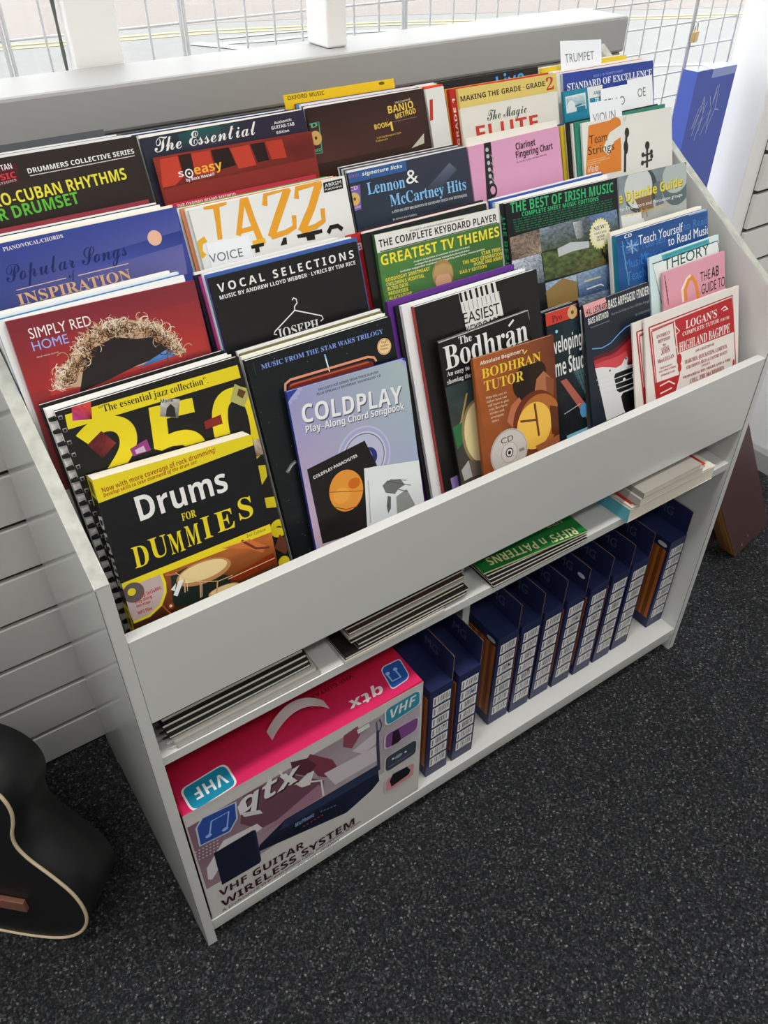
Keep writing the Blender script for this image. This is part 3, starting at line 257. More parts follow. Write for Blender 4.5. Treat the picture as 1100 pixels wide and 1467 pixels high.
{'k':'ab','r':1,'O':[1.0094,0.0505,0.7016],'phi':0.0108,'w':0.1592,'h':0.2383,'t':0.004,'bg':14392491,'sp':14392491,'pg':15128792,'lab':'pink theory guide booklet with an orange loop behind the bagpipe booklets','st':[],'spine':[],'comb':False,'art':[('T','THE','s',3023912,93,-37.6,119.8,-37.6,16.3),('T','AB','sb',3023912,122.5,-37.4,142.2,-37.4,17.3),('T','GUIDE TO','s',3023912,95.6,-59,158.4,-59.3,16.5),('L',15916488,5.5,[(48.1,-59.9),(46.5,-38.1),(58.8,-23.3),(69.3,-20.3)]),('L',14715946,6.7,[(56,-59.7),(54.1,-42.1),(62.6,-27.2),(71.8,-23.5),(81.2,-34.7),(86.4,-56.7),(87.3,-70)]),('L',9067112,1.8,[(4.1,-4.7),(11.2,-54.6)]),('L',5913160,2.3,[(5.9,-15.5),(6.9,-19.9)]),('L',5913160,2.3,[(6.9,-22.4),(7.9,-26.8)]),('L',5913160,2.4,[(7.9,-29.3),(8.9,-33.7)]),('L',5913160,2.4,[(8.8,-36.2),(9.8,-40.7)]),('L',5913160,2.4,[(9.8,-43.2),(10.8,-47.7)])]},
{'k':'theory','r':1,'O':[0.9891,0.0595,0.7016],'phi':0.0112,'w':0.1746,'h':0.2639,'t':0.004,'bg':13625061,'sp':13625061,'pg':14477540,'lab':'pale green music theory booklet behind the pink theory guide','st':[],'spine':[],'comb':False,'art':[('P',4631220,[(29.2,-2.2),(148.4,-1.9),(150.9,-10.4),(31.2,-10)]),('T','GRADE 5 MUSIC THEORY WORKBOOK','sb',2783880,36.3,-7.9,144.3,-6.9,3.7),('P',14674406,[(7.1,-11),(171.1,-10.2),(193.9,-85.4),(29.7,-96.2)]),('L',2902608,1.8,[(29.7,-96.2),(7.1,-11),(171.1,-10.2),(180.7,-42.8)]),('T','THEORY','s',2308156,33.8,-27.9,149.1,-27,17.3)]},
{'k':'teach','r':1,'O':[0.9278,0.0731,0.7035],'phi':0.001,'w':0.2215,'h':0.3043,'t':0.01,'bg':2117775,'sp':2064282,'pg':15131866,'lab':'blue read music tutor book in front of the grey drum guide','st':[(6,15000280,15131866,-3,0,6)],'spine':[],'comb':False,'art':[('G',[(-0,0),(221.5,-0),(246.3,-67.2),(26.3,-93.6)],(1919626,2379918,1854090,2052752),(10,8),0.1,3),('T','Yourself to Read','s',4159679,47.9,1.6,179.6,0.6,13.3),('T','to Read','s',4159679,159.5,-23.2,219.8,-23.7,12.3),('T','Teach Yourself','s',4159679,7.3,-31.3,113.5,-32.2,14.2),('T','Music','s',4159679,53.3,-51.4,93.2,-52,13.8),('T','MusicTeach','s',4159679,14.8,-55,108.6,-56.2,14.5),('T','Teach Yourself','s',4159679,18.6,-75.3,133,-76.6,14.7),('T','Teach','s',4159679,19.8,-21.3,49.3,-21.6,11.8),('P',9087180,[(171.3,1.4),(218.9,0.5),(220.1,-3),(172.5,-2.1)]),('T','Teach Yourself','s',15265008,49.2,-24,156.9,-24.4,14.7),('T','to Read Music','s',15265008,119.4,-40.4,224.8,-41.5,15.2),('T','CD','sb',14739696,17.3,-7.5,34.3,-7,5.5),('L',10139864,2.8,[(32.2,-12.1),(34.1,-34.3)]),('L',10139864,2.2,[(19.8,-21.3),(49.3,-22.4)]),('L',8036552,2.2,[(23.2,-14.2),(45.6,-32.8)]),('L',8036552,1.7,[(46.6,-17.1),(24,-27.4)]),('L',5941440,1.7,[(11.9,-9.9),(22.3,-82.3)])]},
{'k':'simply','r':2,'O':[0.0194,0.131,0.8079],'phi':-0.0273,'w':0.2159,'h':0.2827,'t':0.006,'bg':9186352,'sp':9186352,'pg':15000798,'lab':'red songbook with a curly haired head behind the jazz collection book','st':[(5,14869732,14672093,-2,0,2),(5,3831976,14672093,-4,-2,3),(7,14081248,14672093,-4,-2,6),(7,14737626,14209216,-6,-10,9)],'spine':[],'comb':False,'art':[('G',[(0,0),(215.9,0),(213.8,-84),(-7.4,-79.9)],(7744052,8006710,10235950,10103852),(16,16),0.05,2),('G',[(36.1,-26.8),(209.8,-22.9),(212,-81.2),(21.1,-87.9)],(9055282,9055282,10761262,11546668),(10,10),0.03,2),('P',12098176,[(25,-82.4),(41.7,-62.7),(59.9,-52),(73.4,-35.8),(98.5,-24.5),(128.9,-27.1),(160.5,-37.7),(177.9,-61.1),(185.2,-79.2),(118.2,-80.5),(55.9,-86.5)]),('P',2367006,[(52,-92.1),(64.8,-64.3),(80.4,-48.5),(106.7,-41.7),(131.5,-49.9),(149.5,-52),(162.6,-64.3),(167,-74.6),(123.1,-79.5),(84.4,-87.4)]),('G',[(120.8,-83.5),(166.2,-68.6),(171.8,-79.3),(122.2,-82.7)],(3104668,5935308,4882624,2376828),(8,8),0.2,4),('H',[(30.2,-79.4),(43,-65.2),(59.2,-54.1),(72.7,-37.8),(97.3,-28.5),(123.5,-30.2),(152.7,-40.4),(171.1,-59.5),(180.1,-75.5)],10.7,1300),('T','SIMPLY RED','s',15130848,18.9,-23,86.4,-23.4,11.1),('T','HOME','s',9480938,18.3,-36.2,57,-36.2,10),('T','PIANO VOCAL GUITAR','s',14207176,19.3,-44.1,42.8,-44,1.4)]},
{'k':'vocal','r':2,'O':[0.2598,0.1292,0.8024],'phi':-0.0025,'w':0.2112,'h':0.28,'t':0.005,'bg':1907741,'sp':1907741,'pg':15000798,'lab':'black vocal selections book with a white coat hanger drawing','st':[(5,3824282,14672093,0,5,4),(4,14869734,14672093,-2,2,6),(4,11549320,14672093,-5,0,3),(6,1842206,14672093,-9,0,5),(5,14606300,14672093,-6,-6,8)],'spine':[],'comb':False,'art':[('T','VOCAL SELECTIONS','sbw',14672093,8.3,-18.4,203.4,-19,10),('T','MUSIC BY ANDREW LLOYD WEBBER · LYRICS BY TIM RICE','sb',14672093,7.9,-26.9,203.8,-27.4,4.7),('L',14672093,1.5,[(102.6,-63.3),(68.8,-82.2),(67.1,-85.2),(71,-86.5)]),('L',14672093,1.5,[(102.6,-63.3),(138.9,-79.5),(140.4,-83.7),(136,-85.9)]),('L',14672093,1.5,[(102.6,-63.3),(103.4,-58.6),(108,-55.2),(108,-50.3),(104.6,-47.9),(101.9,-50.2)]),('T','JOSEPH','r',14672093,70.8,-92.2,132.2,-93.8,11.7)]},
{'k':'tv','r':2,'O':[0.4937,0.1307,0.8071],'phi':-0.0236,'w':0.2144,'h':0.277,'t':0.006,'bg':4417850,'sp':4417850,'pg':15000798,'lab':'green television themes keyboard book behind the purple edged book stack','st':[(4,1907998,14672093,-9,0,4),(5,14474456,14672093,-4,0,6),(5,12069930,14672093,-26,0,6,'fa'),(5,2763312,14672093,0,-2,8)],'spine':[],'comb':False,'art':[('G',[(0.2,-22.8),(217.2,-20.2),(230.5,-91.9),(4.1,-118.8)],(4880956,3959348,3101744,5208648),(18,18),0.2,3),('P',14342869,[(0,-0),(214.4,-0),(216.4,-20.6),(0.7,-23.4)]),('T','Arranged for all electronic keyboards by Kenneth Baker','sb',3355440,57,-5.7,150.8,-5.5,2.2),('T','THE COMPLETE KEYBOARD PLAYER','sb',2039582,5,-17,210,-17.4,9.5),('L',2039582,1.2,[(5.2,-22.3),(210.4,-19.8)]),('T','GREATEST TV THEMES','sb',14864958,4.2,-40.7,212.2,-39.3,13.8),('T','A superb compilation of seventeen of the best TV themes','sb',14738648,56.3,-46.7,155.4,-44.9,2.3),('T','arranged for all electronic keyboards by Kenneth Baker','sb',14738648,58.1,-50.9,154.8,-49.5,2.3),('T','Includes suggested registrations, fingering and lyrics, chord symbols','sb',14738648,32.3,-55.2,182.2,-53.1,2.3),('T','GOODNIGHT SWEETHEART','sb',14273612,6.9,-62.8,81.6,-62,4.8),('T',"CHILDREN'S HOSPITAL",'sb',14273612,7,-68.9,71.1,-69.3,4.8),('T','BLIND DATE','sb',14273612,7.8,-74.7,41.9,-75.2,4.8),('T','BROOKSIDE','sb',14273612,8.2,-81.2,41.1,-81.8,4.8),('T','BLACKADDER','sb',14273612,8.9,-87.9,46.5,-88.2,4.9),('T','CORONATION ST','sb',14273612,8.6,-94.6,53.9,-94.6,4.9),('T','STAR TREK:','sb',14273612,175.2,-59.8,213.2,-60,5.1),('T','THE NEXT GENERATION','sb',14273612,139.5,-65.7,213.9,-66.6,5),('T','HOME AND AWAY','sb',14273612,159.7,-71.8,213.8,-72.6,5.1),('T','DAILY EDITION','sb',14273612,132.8,-77.7,182.4,-78.2,4.5),('E',10255952,102.8,-71.6,18.4,20.3),('E',13146748,102.4,-80.8,13.8,12.5),('P',11571296,[(84.7,-73.2),(91.4,-58.8),(105.2,-56.8),(119.5,-63),(120.7,-77.9),(114.6,-72.7),(94.5,-71.2)])]},
{'k':'irish','r':2,'O':[0.7247,0.1321,0.8081],'phi':-0.0166,'w':0.2324,'h':0.2733,'t':0.013,'bg':1316634,'sp':1316634,'pg':15000798,'lab':'thick black and green book of tunes with a collage of landscapes','st':[(6,14738148,14672093,-3,0,3),(5,3100570,14672093,-6,0,6),(4,14738148,14672093,-3,0,8)],'spine':[('T','THE BEST OF IRISH MUSIC','sb',3120738,0.62,0.06,0.75)],'comb':False,'art':[('T','THE BEST OF IRISH MUSIC','sb',3518062,8.8,-14.9,223.1,-19.7,14.1),('T','COMPLETE SHEET MUSIC EDITIONS','sb',3518062,30,-23.2,189.1,-27,6.1),('D',2058821,1.4,[(11.9,-25.3),(218.9,-30)]),('D',2058821,1.4,[(12.4,-28.7),(219.3,-33.5)]),('D',2058821,1.4,[(13,-32),(219.6,-37)]),('D',2058821,1.4,[(13.6,-35.3),(219.9,-40.5)]),('D',2058821,1.4,[(14.1,-38.7),(220.3,-44.1)]),('D',2058821,1.4,[(14.7,-42),(220.6,-47.6)]),('G',[(2.5,-48.4),(61.3,-46.5),(63,-82.2),(3.1,-81.8)],(9075308,6969424,10127994,5916736),(32,24),0.9,15.3),('G',[(61.3,-46.5),(166.9,-45.9),(169.5,-82.9),(63.7,-80.8)],(7766670,5660782,3951160,4477500),(44,28),0.68,11.9),('G',[(130.9,-49.4),(150,-49.8),(153.2,-76),(136.7,-75.5)],(12106944,8423052,5922912,9080976),(12,16),0.6,13.6),('G',[(166.9,-45.9),(228.2,-46.9),(231.3,-80.7),(169.5,-82.9)],(5533850,6979748,4609084,5003840),(28,20),0.45,8.5),('G',[(63,-82.2),(226.8,-87),(230,-128.5),(65.2,-124.3)],(5004852,5663292,6049840,3951658),(60,28),0.75,13.6),('P',11975872,[(95.3,-82.1),(122.8,-77.9),(163.8,-83.7),(163,-93.3),(126.9,-92.1),(96.7,-94.6)]),('G',[(2.1,-81.6),(60.9,-82.2),(64,-125.6),(4.3,-124.1)],(12897492,10134704,4871776,5923944),(24,24),0.6,11.9),('G',[(64.8,-128.1),(131.9,-128.3),(132.7,-169.3),(66.4,-167.3)],(9348804,10268868,6968884,8677436),(28,28),0.52,10.2),('P',9072704,[(64.4,-141.2),(101.5,-127.8),(131.4,-140.1),(132.2,-168.4),(66.6,-166.2)]),('G',[(133,-128.1),(204.7,-127.4),(209.5,-169.3),(134.1,-166.8)],(9085112,7112874,2901096,3691132),(28,28),0.45,10.2),('L',12104864,2.7,[(147.4,-143.5),(184.8,-143.5)]),('L',13160664,2.2,[(152,-156.6),(183.9,-155.5),(190.7,-159)]),('G',[(206.6,-99.8),(227.7,-99.9),(233.2,-145.5),(212.7,-147.4)],(3817540,2896438,2106922,3159608),(16,16),0.9,11.9),('G',[(131.3,-166.2),(230.6,-167.7),(233.3,-182.9),(133.4,-180.9)],(8425640,6057092,4870744,6976632),(24,12),0.75,11.9),('L',1842976,4.4,[(190.9,-100.7),(191.9,-110.8)]),('L',1842976,4.5,[(195.6,-107.2),(196.6,-117.3)]),('L',1842976,4.5,[(200.4,-113.7),(201.4,-123.9)]),('L',1842976,4.5,[(206.3,-103.7),(207.4,-113.9)]),('L',1842976,4.5,[(211.1,-110.2),(212.2,-120.5)]),('Z',14670748,188.1,-76.6,24.3,24),('E',14999748,188.1,-76.6,18.2,18.2),('T','NEW!','r',2763298,174.4,-71,201.8,-69.8,5.8),('T','CONTAINS','r',2763298,176.1,-77.5,202.4,-76.9,3.5),('T','MORE','r',2763298,180.2,-83.3,198.5,-82.9,3.5),('T','MUSIC','r',2763298,179.9,-87.6,198.2,-87.5,3.1)]},
{'k':'djembe','r':2,'O':[0.9649,0.1371,0.8049],'phi':-0.0213,'w':0.1635,'h':0.2705,'t':0.004,'bg':9083036,'sp':9083036,'pg':15000798,'lab':'grey hand drum guide with yellow title beside the right end panel','st':[(4,14211800,14672093,0,-2,-6)],'spine':[],'comb':False,'art':[('G',[(0,0),(163.5,-0),(170.5,-87.3),(3.3,-94.7)],(8029836,7109762,11843248,10528936),(16,16),0.2,3),('E',3950154,51.7,-27.7,38.8,34.9),('E',12896968,45.9,-23,32.8,31.1),('E',5662314,138.7,-27.1,37.4,37.4),('E',11056306,135.7,-18.7,32.3,25.8),('P',8019016,[(36.2,-39),(75.7,-37.4),(81.1,-60.1),(50.2,-63)]),('P',14212312,[(2.4,-58.9),(50.3,-61),(61.6,-85),(6.7,-87.3)]),('P',6057076,[(81.2,-22.4),(96.1,-18.8),(106.3,-56.2),(87.4,-57.9)]),('L',11038800,2.4,[(50.5,-55.1),(53.5,-71.5)]),('L',11038800,2.4,[(61.5,-54.9),(64.6,-71.4)]),('T','e Djembe Guide','sb',9075232,-1.3,-41.1,154,-37,14.7),('T','e Djembe Guide','sb',14469948,-2.3,-39.8,152.7,-35.6,14.7),('T','for Drummers and Percussion groups','s',15132900,-0.1,-52.2,152.5,-52.2,5.4),('T','A hand drumming book','s',13615194,11.7,-62.8,116.3,-62.7,5.1)]},
{'k':'popular','r':3,'O':[0.021,0.1987,0.8623],'phi':0,'w':0.2402,'h':0.2854,'t':0.006,'bg':3687823,'sp':3687823,'pg':15131348,'lab':'blue popular songs book with a small moon on its cover','st':[(6,15131344,15131348,-2,0,3),(5,14869732,14672093,-1,-14,6),(4,2303532,14672093,0,-14,7),(5,14869732,14672093,0,-16,9),(4,8794172,14672093,0,-22,14)],'spine':[],'comb':False,'art':[('G',[(16.8,-0.3),(240.2,0),(232,-77.7),(-1.7,-68)],(3358858,3819668,7105184,3490428),(16,14),0.04,2),('G',[(85,-35.7),(238.3,-26.8),(236.3,-42),(106.8,-49.2)],(3819152,2898560,3424906,4870810),(10,6),0.03,2),('T','PIANO/VOCAL/CHORDS','r',14210260,35.7,-8.5,101.8,-7.3,4),('T','Popular Songs','sc',1582684,28.4,-40.9,167,-40.9,18),('L',13613232,0.8,[(34.5,-50.5),(90.7,-49.8)]),('L',13613232,0.9,[(104.2,-50.3),(164.7,-49.9)]),('T','of','sc',1582684,93.7,-51.4,102.3,-50.7,8.2),('T','INSPIRATION','r',14067836,32.5,-66.8,163.4,-67.5,11.7),('E',14463124,204.1,-28.7,8.7,8.7)]},
{'k':'jazz','r':3,'O':[0.2778,0.1986,0.8619],'phi':0.009,'w':0.2241,'h':0.2795,'t':0.005,'bg':14474971,'sp':14474971,'pg':14999766,'lab':'white jazz book with ragged orange letters behind the black vocal book','st':[(4,14606299,14672093,-5,0,2),(4,13665886,14672093,-9,0,3),(4,14606299,14672093,-12,0,4),(4,3096468,14672093,-15,0,2),(4,5216826,14672093,-12,-4,5),(6,11545152,14672093,-18,-12,10,'oxf')],'spine':[],'comb':False,'art':[('P',14391851,[(19.3,2.8),(52.1,3.9),(49.7,-3.6),(39.7,-4.4),(37.8,-14.9),(33.3,-41.2),(27,-41.1),(29.8,-20.8),(31.2,-4.7),(19.2,-3.3)]),('L',14391851,6.9,[(74.6,3.8),(64.6,-20.3),(55.5,-41.8)]),('L',14391851,8.6,[(75.8,2.6),(78.7,-25.7),(84,-55.2)]),('L',14391851,5.7,[(56.7,-37.7),(80.7,-36.9)]),('L',14723632,6.4,[(72,-55.2),(90.1,-55.2)]),('L',14391851,7.6,[(100.5,-14.2),(105.1,-0.4),(139.9,2)]),('L',14391851,10.3,[(137.5,-0.1),(115.2,-30.5),(99.4,-52.8)]),('L',14391851,6.6,[(99.4,-52.8),(122,-51.5),(135.5,-47.7),(137.9,-33.7)]),('L',14391851,7.3,[(146.7,-14.6),(150.5,-2.5),(187.6,0.3)]),('L',14391851,10.7,[(183.8,-2.1),(165.5,-30),(143.7,-55.3)]),('L',14391851,6.8,[(143.7,-55.3),(166,-53.5),(179.6,-48.8),(181.4,-33.7)]),('L',14263850,7.2,[(11.8,-36.5),(3.5,-39),(0.3,-49.7),(4.5,-56.2)]),('P',1907738,[(67.9,-56.9),(87.2,-57),(86.7,-61),(79.3,-61.3),(78.9,-67.2),(72.4,-66.8),(73.3,-61.2),(67.4,-61)]),('P',1907738,[(109.4,-66),(115.8,-57.3),(120.3,-57.8),(119.4,-66.1)]),('P',1907738,[(136,-57.9),(174.5,-58.5),(174,-63.3),(161.9,-63.4),(161.4,-69.3),(149.3,-68.3),(149,-63.4),(136.5,-62.3)]),('L',1907738,5.8,[(182.6,-65.6),(188.2,-59.2),(199.1,-59.5),(205.3,-65.5)]),('P',1907738,[(190,-3.2),(219.7,-2.8),(218.5,-15),(188.6,-15.2)]),('T','ABRSM','s',14672093,191.3,-9.5,216.9,-9.1,4.4),('T','PUBLISHING','s',14672093,190.7,-13.3,216.9,-13.1,2.3)]},
{'k':'lennon','r':3,'O':[0.5075,0.1986,0.8619],'phi':0.0086,'w':0.2038,'h':0.2833,'t':0.005,'bg':2831168,'sp':2831168,'pg':15000798,'lab':'dark blue keyboard hits book with pale blue title beside the white jazz book','st':[(5,14211288,14672093,0,0,3),(4,5921376,14672093,0,-2,5),(5,14210264,14672093,0,-6,6),(4,3421756,14672093,0,-10,8),(4,14474460,14672093,0,-12,9)],'spine':[],'comb':False,'art':[('G',[(0,0),(203.8,-0),(200.8,-77.5),(-10.2,-74)],(2764858,3422280,2896960,2897476),(16,12),0.1,2),('G',[(123.2,-41.9),(169.4,-15.5),(181.3,-26.5),(134.9,-51.8)],(3554380,5923444,4870756,3160134),(10,10),0.05,2),('P',3233679,[(0,0),(95.4,0.4),(94.5,-13),(-1.9,-13.1)]),('T','signature licks','sbi',14212300,21.5,-7.1,88.4,-8,4.5),('L',10115722,0.9,[(1.1,-3.1),(0.8,-6.8)]),('L',10115722,0.9,[(3.5,-3),(3.2,-6.8)]),('L',10115722,0.9,[(6,-3),(5.7,-6.7)]),('L',10115722,0.9,[(8.4,-2.9),(8.1,-6.7)]),('L',10115722,0.9,[(10.9,-2.9),(10.6,-6.7)]),('L',10115722,0.9,[(13.3,-2.8),(13,-6.6)]),('L',10115722,0.9,[(15.8,-2.8),(15.5,-6.6)]),('T','Lennon','r',8304356,25.1,-32,87.8,-33.9,15),('T','&','s',14672093,90.5,-30.3,111.2,-31.5,17.8),('T','McCartney Hits','r',8304356,58.4,-53.8,193.4,-55.9,15),('T','A STEP-BY-STEP BREAKDOWN OF KEYBOARD STYLES AND TECHNIQUES','r',13685976,58.4,-63,192.8,-65.3,3.3),('T','15 SONGS INCLUDING:','r',13685976,57.9,-72.6,99.9,-73.6,2.3),('P',6970016,[(-2.4,-17.6),(15.5,-17),(10.5,-48.2),(-5.9,-48.2)]),('T','CD','sb',14725320,-1.7,-22.6,11.3,-22,4.8),('E',13281376,3.1,-33.5,8.4,8.4),('E',5917226,3.1,-33.5,2.1,2.1),('T','INCLUDED','sb',14725320,-5.3,-45.6,10.1,-45.7,2.9)]},
{'k':'clarinet','r':3,'O':[0.7169,0.2005,0.8616],'phi':0.0159,'w':0.1807,'h':0.2841,'t':0.004,'bg':13538997,'sp':13538997,'pg':15000798,'lab':'pink clarinet fingering chart booklet in front of the white flute book','st':[(4,14671058,14672093,-3,0,12)],'spine':[],'comb':False,'art':[('P',2499114,[(30.2,0.1),(43.8,0.3),(39.4,-74.1),(22.1,-81.6)]),('E',12104888,34.8,-9.3,2.9,2.9),('E',12104888,34.8,-18.3,2.9,2.9),('E',12104888,34.8,-27.5,2.9,2.9),('E',12104888,34.7,-36.6,2.9,2.9),('E',12104888,34.7,-45.9,2.9,2.9),('E',12104888,34.7,-55.1,2.9,2.9),('E',12104888,34.7,-64.5,2.9,2.9),('E',12104888,34.6,-73.9,2.9,2.9),('L',10131100,1.4,[(40.3,-17.2),(45.8,-25.2)]),('L',10131100,1.4,[(39.2,-27.5),(44.5,-35.6)]),('L',10131100,1.4,[(38.2,-38),(43.2,-46)]),('L',10131100,1.4,[(37.1,-48.4),(41.9,-56.5)]),('L',10131100,1.4,[(36,-59),(40.6,-67.1)]),('L',10131100,1.5,[(34.9,-69.6),(39.3,-77.7)]),('E',2499114,35.8,-66.2,8.7,10.4),('E',13538997,36.3,-66.2,4.8,5.8),('T','Clarinet','sb',4333626,90,-19,129.8,-18.5,9.2),('T','Fingering Chart','sb',4333626,88.7,-30.2,164.3,-29.7,9.2),('T','for E♭, B♭, A, alto and bass clarinets','s',6961754,88.6,-37.3,150,-36,2.1)]},
{'k':'team','r':3,'O':[0.9379,0.2016,0.8649],'phi':-0.0165,'w':0.2111,'h':0.281,'t':0.004,'bg':14145489,'sp':14145489,'pg':14474454,'lab':'pale viola strings tutor with an orange panel at the right end','st':[(3,2914918,14672093,-5,0,3),(4,14474454,14672093,-8,0,2),(4,2039069,14672093,-14,0,5),(4,14210240,14672093,-12,0,3),(4,13152300,14672093,-20,0,2),(4,2901148,14672093,-26,-20,4)],'spine':[],'comb':False,'art':[('P',13663021,[(14.6,-5.4),(65.7,-3.4),(69.4,-8.4),(63.6,-17),(84.9,-4.6),(86.4,-48.6),(83.7,-82.1),(1.5,-81)]),('E',13663021,74,-10.1,13.9,9.7),('L',14145489,17.2,[(49.6,-49.3),(65.7,-28.6),(97.1,-19.3)]),('P',13663021,[(64.7,-43.7),(86.8,-40.9),(84.3,-82.2),(56.2,-81.5)]),('T','Team','s',3351580,14.6,-33.3,54.9,-32.2,12.7),('T','Strings','s',3351580,10.5,-48.5,70.3,-47.9,12),('T','Viola','si',15261908,8.3,-74.4,31.4,-74.4,9.2),('L',14725248,1.1,[(7.5,-56.8),(49.1,-56.1)]),('L',14725248,1.1,[(7.3,-59.8),(58.9,-59)]),('L',14725248,1.1,[(7,-62.8),(37,-62.5)]),('L',2893346,5.3,[(99.4,-31),(94.7,-59.4),(92.6,-85.8)]),('E',2893346,100.9,-26.3,5.3,7.4),('E',2893346,97.2,-48.1,5.3,10.6),('E',13157552,96.7,-5.2,3.5,3.5),('L',13157552,2.3,[(99.7,-4.8),(100.6,-0.8)]),('L',2894376,4.9,[(148.5,-53),(146.4,-86.5)]),('E',2894376,148.6,-52.2,5.5,6.6),('L',2894376,3,[(136,-67.1),(159.9,-65.2)]),('L',2894376,3,[(134.3,-77.6),(159.5,-75.6)]),('E',2894376,158.1,-63.4,3.7,3.7),('E',2894376,137.4,-65.3,3.7,3.7),('E',2894376,158.5,-70.2,3.7,3.7),('E',2894376,135.5,-77.7,3.7,3.7)]},
{'k':'afro','r':4,'O':[0.021,0.2713,0.9073],'phi':0,'w':0.2332,'h':0.3057,'t':0.006,'bg':2958627,'sp':2958627,'pg':14736598,'lab':'dark brown drum rhythms book with yellow capitals at the back left','st':[(5,13684944,14672093,0,-4,3),(5,9079440,14672093,0,-12,4),(5,14211288,14672093,0,-18,6),(6,5000786,6974576,-2,-28,14),(5,6711404,8685194,-2,-26,12)],'spine':[],'comb':False,'art':[('T','DRUMMERS COLLECTIVE SERIES','sb',14672093,98.1,-20.5,225.7,-18.5,5.2),('L',13157568,0.9,[(99,-23.1),(225.3,-21.1)]),('T','AFRO-CUBAN RHYTHMS','sb',14275132,30.5,-49.7,208.4,-44.9,12.8),('T','FOR DRUMSET','sb',6075962,29.8,-64.7,144.7,-61.2,13),('P',4856864,[(54.4,-8.2),(89,-8.4),(84.9,-28.1),(49.7,-28.8)]),('T','MANHATTAN','sb',14210260,42.5,-14.7,83.3,-12.6,6),('T','MUSIC','sb',13514816,48.7,-23.8,84.5,-22,6.1),('T','PUBLICATIONS','sb',11052196,41.3,-29.2,83.2,-25.6,2.3)]},
{'k':'soeasy','r':4,'O':[0.2636,0.2576,0.9096],'phi':-0.007,'w':0.2201,'h':0.2804,'t':0.009,'bg':8137250,'sp':12601908,'pg':5909032,'lab':'red guitar course case in front of the dark green essential guitar book','st':[],'spine':[],'comb':False,'art':[('G',[(0,0),(219.6,0.3),(217.8,-32.6),(-0.9,-36.2)],(9187364,6956064,5905948,7218720),(20,8),0.25,4),('P',11877418,[(5.6,-3.1),(28.8,-2.8),(28.3,-27.7),(16.2,-34.6),(-0.5,-34.8)]),('P',2759192,[(29.1,-2),(47.6,-2.1),(47.1,-21.8),(30.8,-25.1)]),('P',11549224,[(46.4,-2.5),(71.5,-2.4),(72.9,-28.9),(45.5,-27.5)]),('P',2364950,[(73.2,-2.6),(97.7,-2.6),(102.6,-24.4),(75.2,-26.8)]),('P',11680810,[(99.1,-4.3),(126.2,-3.7),(130.6,-28.7),(104.9,-29.3)]),('P',2364950,[(128.1,-3.3),(148.2,-3.7),(150,-25.5),(133.1,-26)]),('P',11023910,[(150.1,-3.4),(174.4,-3.7),(176.3,-26.4),(153.8,-25.5)]),('T','s','s',14672093,23.7,-26.4,30.8,-26.3,9.2),('E',14672093,37.8,-24.2,5.4,5.4),('E',3807766,37.8,-24.2,3.7,3.7),('E',14672093,37.8,-24.2,1.3,1.3),('T','easy','sb',14395452,45,-26.8,83.6,-25.7,10.4),('T','by Rock House®','sb',14672093,31.9,-33.1,70.7,-31.5,3.5)]},
{'k':'essential','r':4,'O':[0.2615,0.2715,0.9079],'phi':0.0101,'w':0.229,'h':0.3013,'t':0.008,'bg':2762296,'sp':2762296,'pg':14868436,'lab':'dark green and purple essential guitar book behind the red case','st':[(9,14473424,14672093,-2,0,4),(6,2829392,14672093,-6,-2,6),(5,3967664,14672093,-9,0,5),(6,14211802,14672093,-12,-4,8),(4,2764618,14672093,-14,-8,10)],'spine':[],'comb':False,'art':[('G',[(0,0),(132.1,13.8),(133,-25.1),(-3.6,-50)],(2762808,2375743,2892342,2107956),(16,8),0.25,3),('G',[(48,-2.9),(105.2,3.2),(105.3,-20.7),(48.5,-23.4)],(2050632,1923664,3811908,2762296),(10,6),0.2,3),('T','The Essential','sbi2',14672093,13.8,-18.3,155.5,-18.8,16.2),('T','Authentic','sb',14672093,181.9,-11.2,208.6,-10.5,3.1),('T','GUITAR-TAB','sb',14672093,176.4,-16.8,211.1,-16.6,3.9),('T','Edition','sb',14672093,182.4,-23.1,201.3,-22.7,3.2)]},
{'k':'banjo','r':4,'O':[0.4934,0.2713,0.9073],'phi':0.0073,'w':0.1965,'h':0.305,'t':0.006,'bg':3350812,'sp':3350812,'pg':14736598,'lab':'dark brown banjo method book at the back middle of the rack','st':[(5,14473432,14672093,0,0,3),(4,2237498,14672093,0,-2,4),(6,14209232,14672093,0,-4,7),(4,3836088,14672093,-2,-20,8),(4,8006708,14672093,-2,-6,9),(4,13938206,14672093,-14,-16,22,'yel')],'spine':[],'comb':False,'art':[('G',[(0,0),(196.5,0),(184.9,-70.3),(1.2,-70)],(2891034,3350813,4072994,4860454),(14,10),0.1,2),('T','Hal Leonard','sb',12629146,143.7,-13.6,170.2,-12.2,2.8),('T','BANJO','sb',14071888,129.9,-24.4,174.4,-22.7,9.4),('T','METHOD','sb',14071888,140.7,-33.1,177.3,-29.8,6.6),('T','BOOK','sb',14071888,102.5,-41.2,126.4,-40.4,6.3),('T','1','sb',14071888,125.7,-47.3,133.5,-47,12.1),('T','FOR FIVE STRING BANJO','s',11049088,134.5,-36.6,176.9,-35.6,1.1),('T','5-String/Bluegrass Style','sb',12098124,103.5,-53.5,146,-52.4,2.3),('T','Tablature','sb',12098124,100.7,-57.5,121.6,-56.9,2.3),('P',12105896,[(185.6,-58.3),(183.4,-71.6),(159.7,-74.8)]),('L',3836522,2,[(-5.1,-20),(15.5,-18.6),(11.6,-56.9),(-6,-56.6)]),('T','CD','sb',5941386,-8.4,-25,12.7,-24,5.4),('E',12622424,6.5,-37.5,9,9),('E',4864546,6.5,-37.5,2.1,2.1),('T','VIDEO','sb',5941386,-4.2,-54.9,10.8,-54.5,3.9)]},
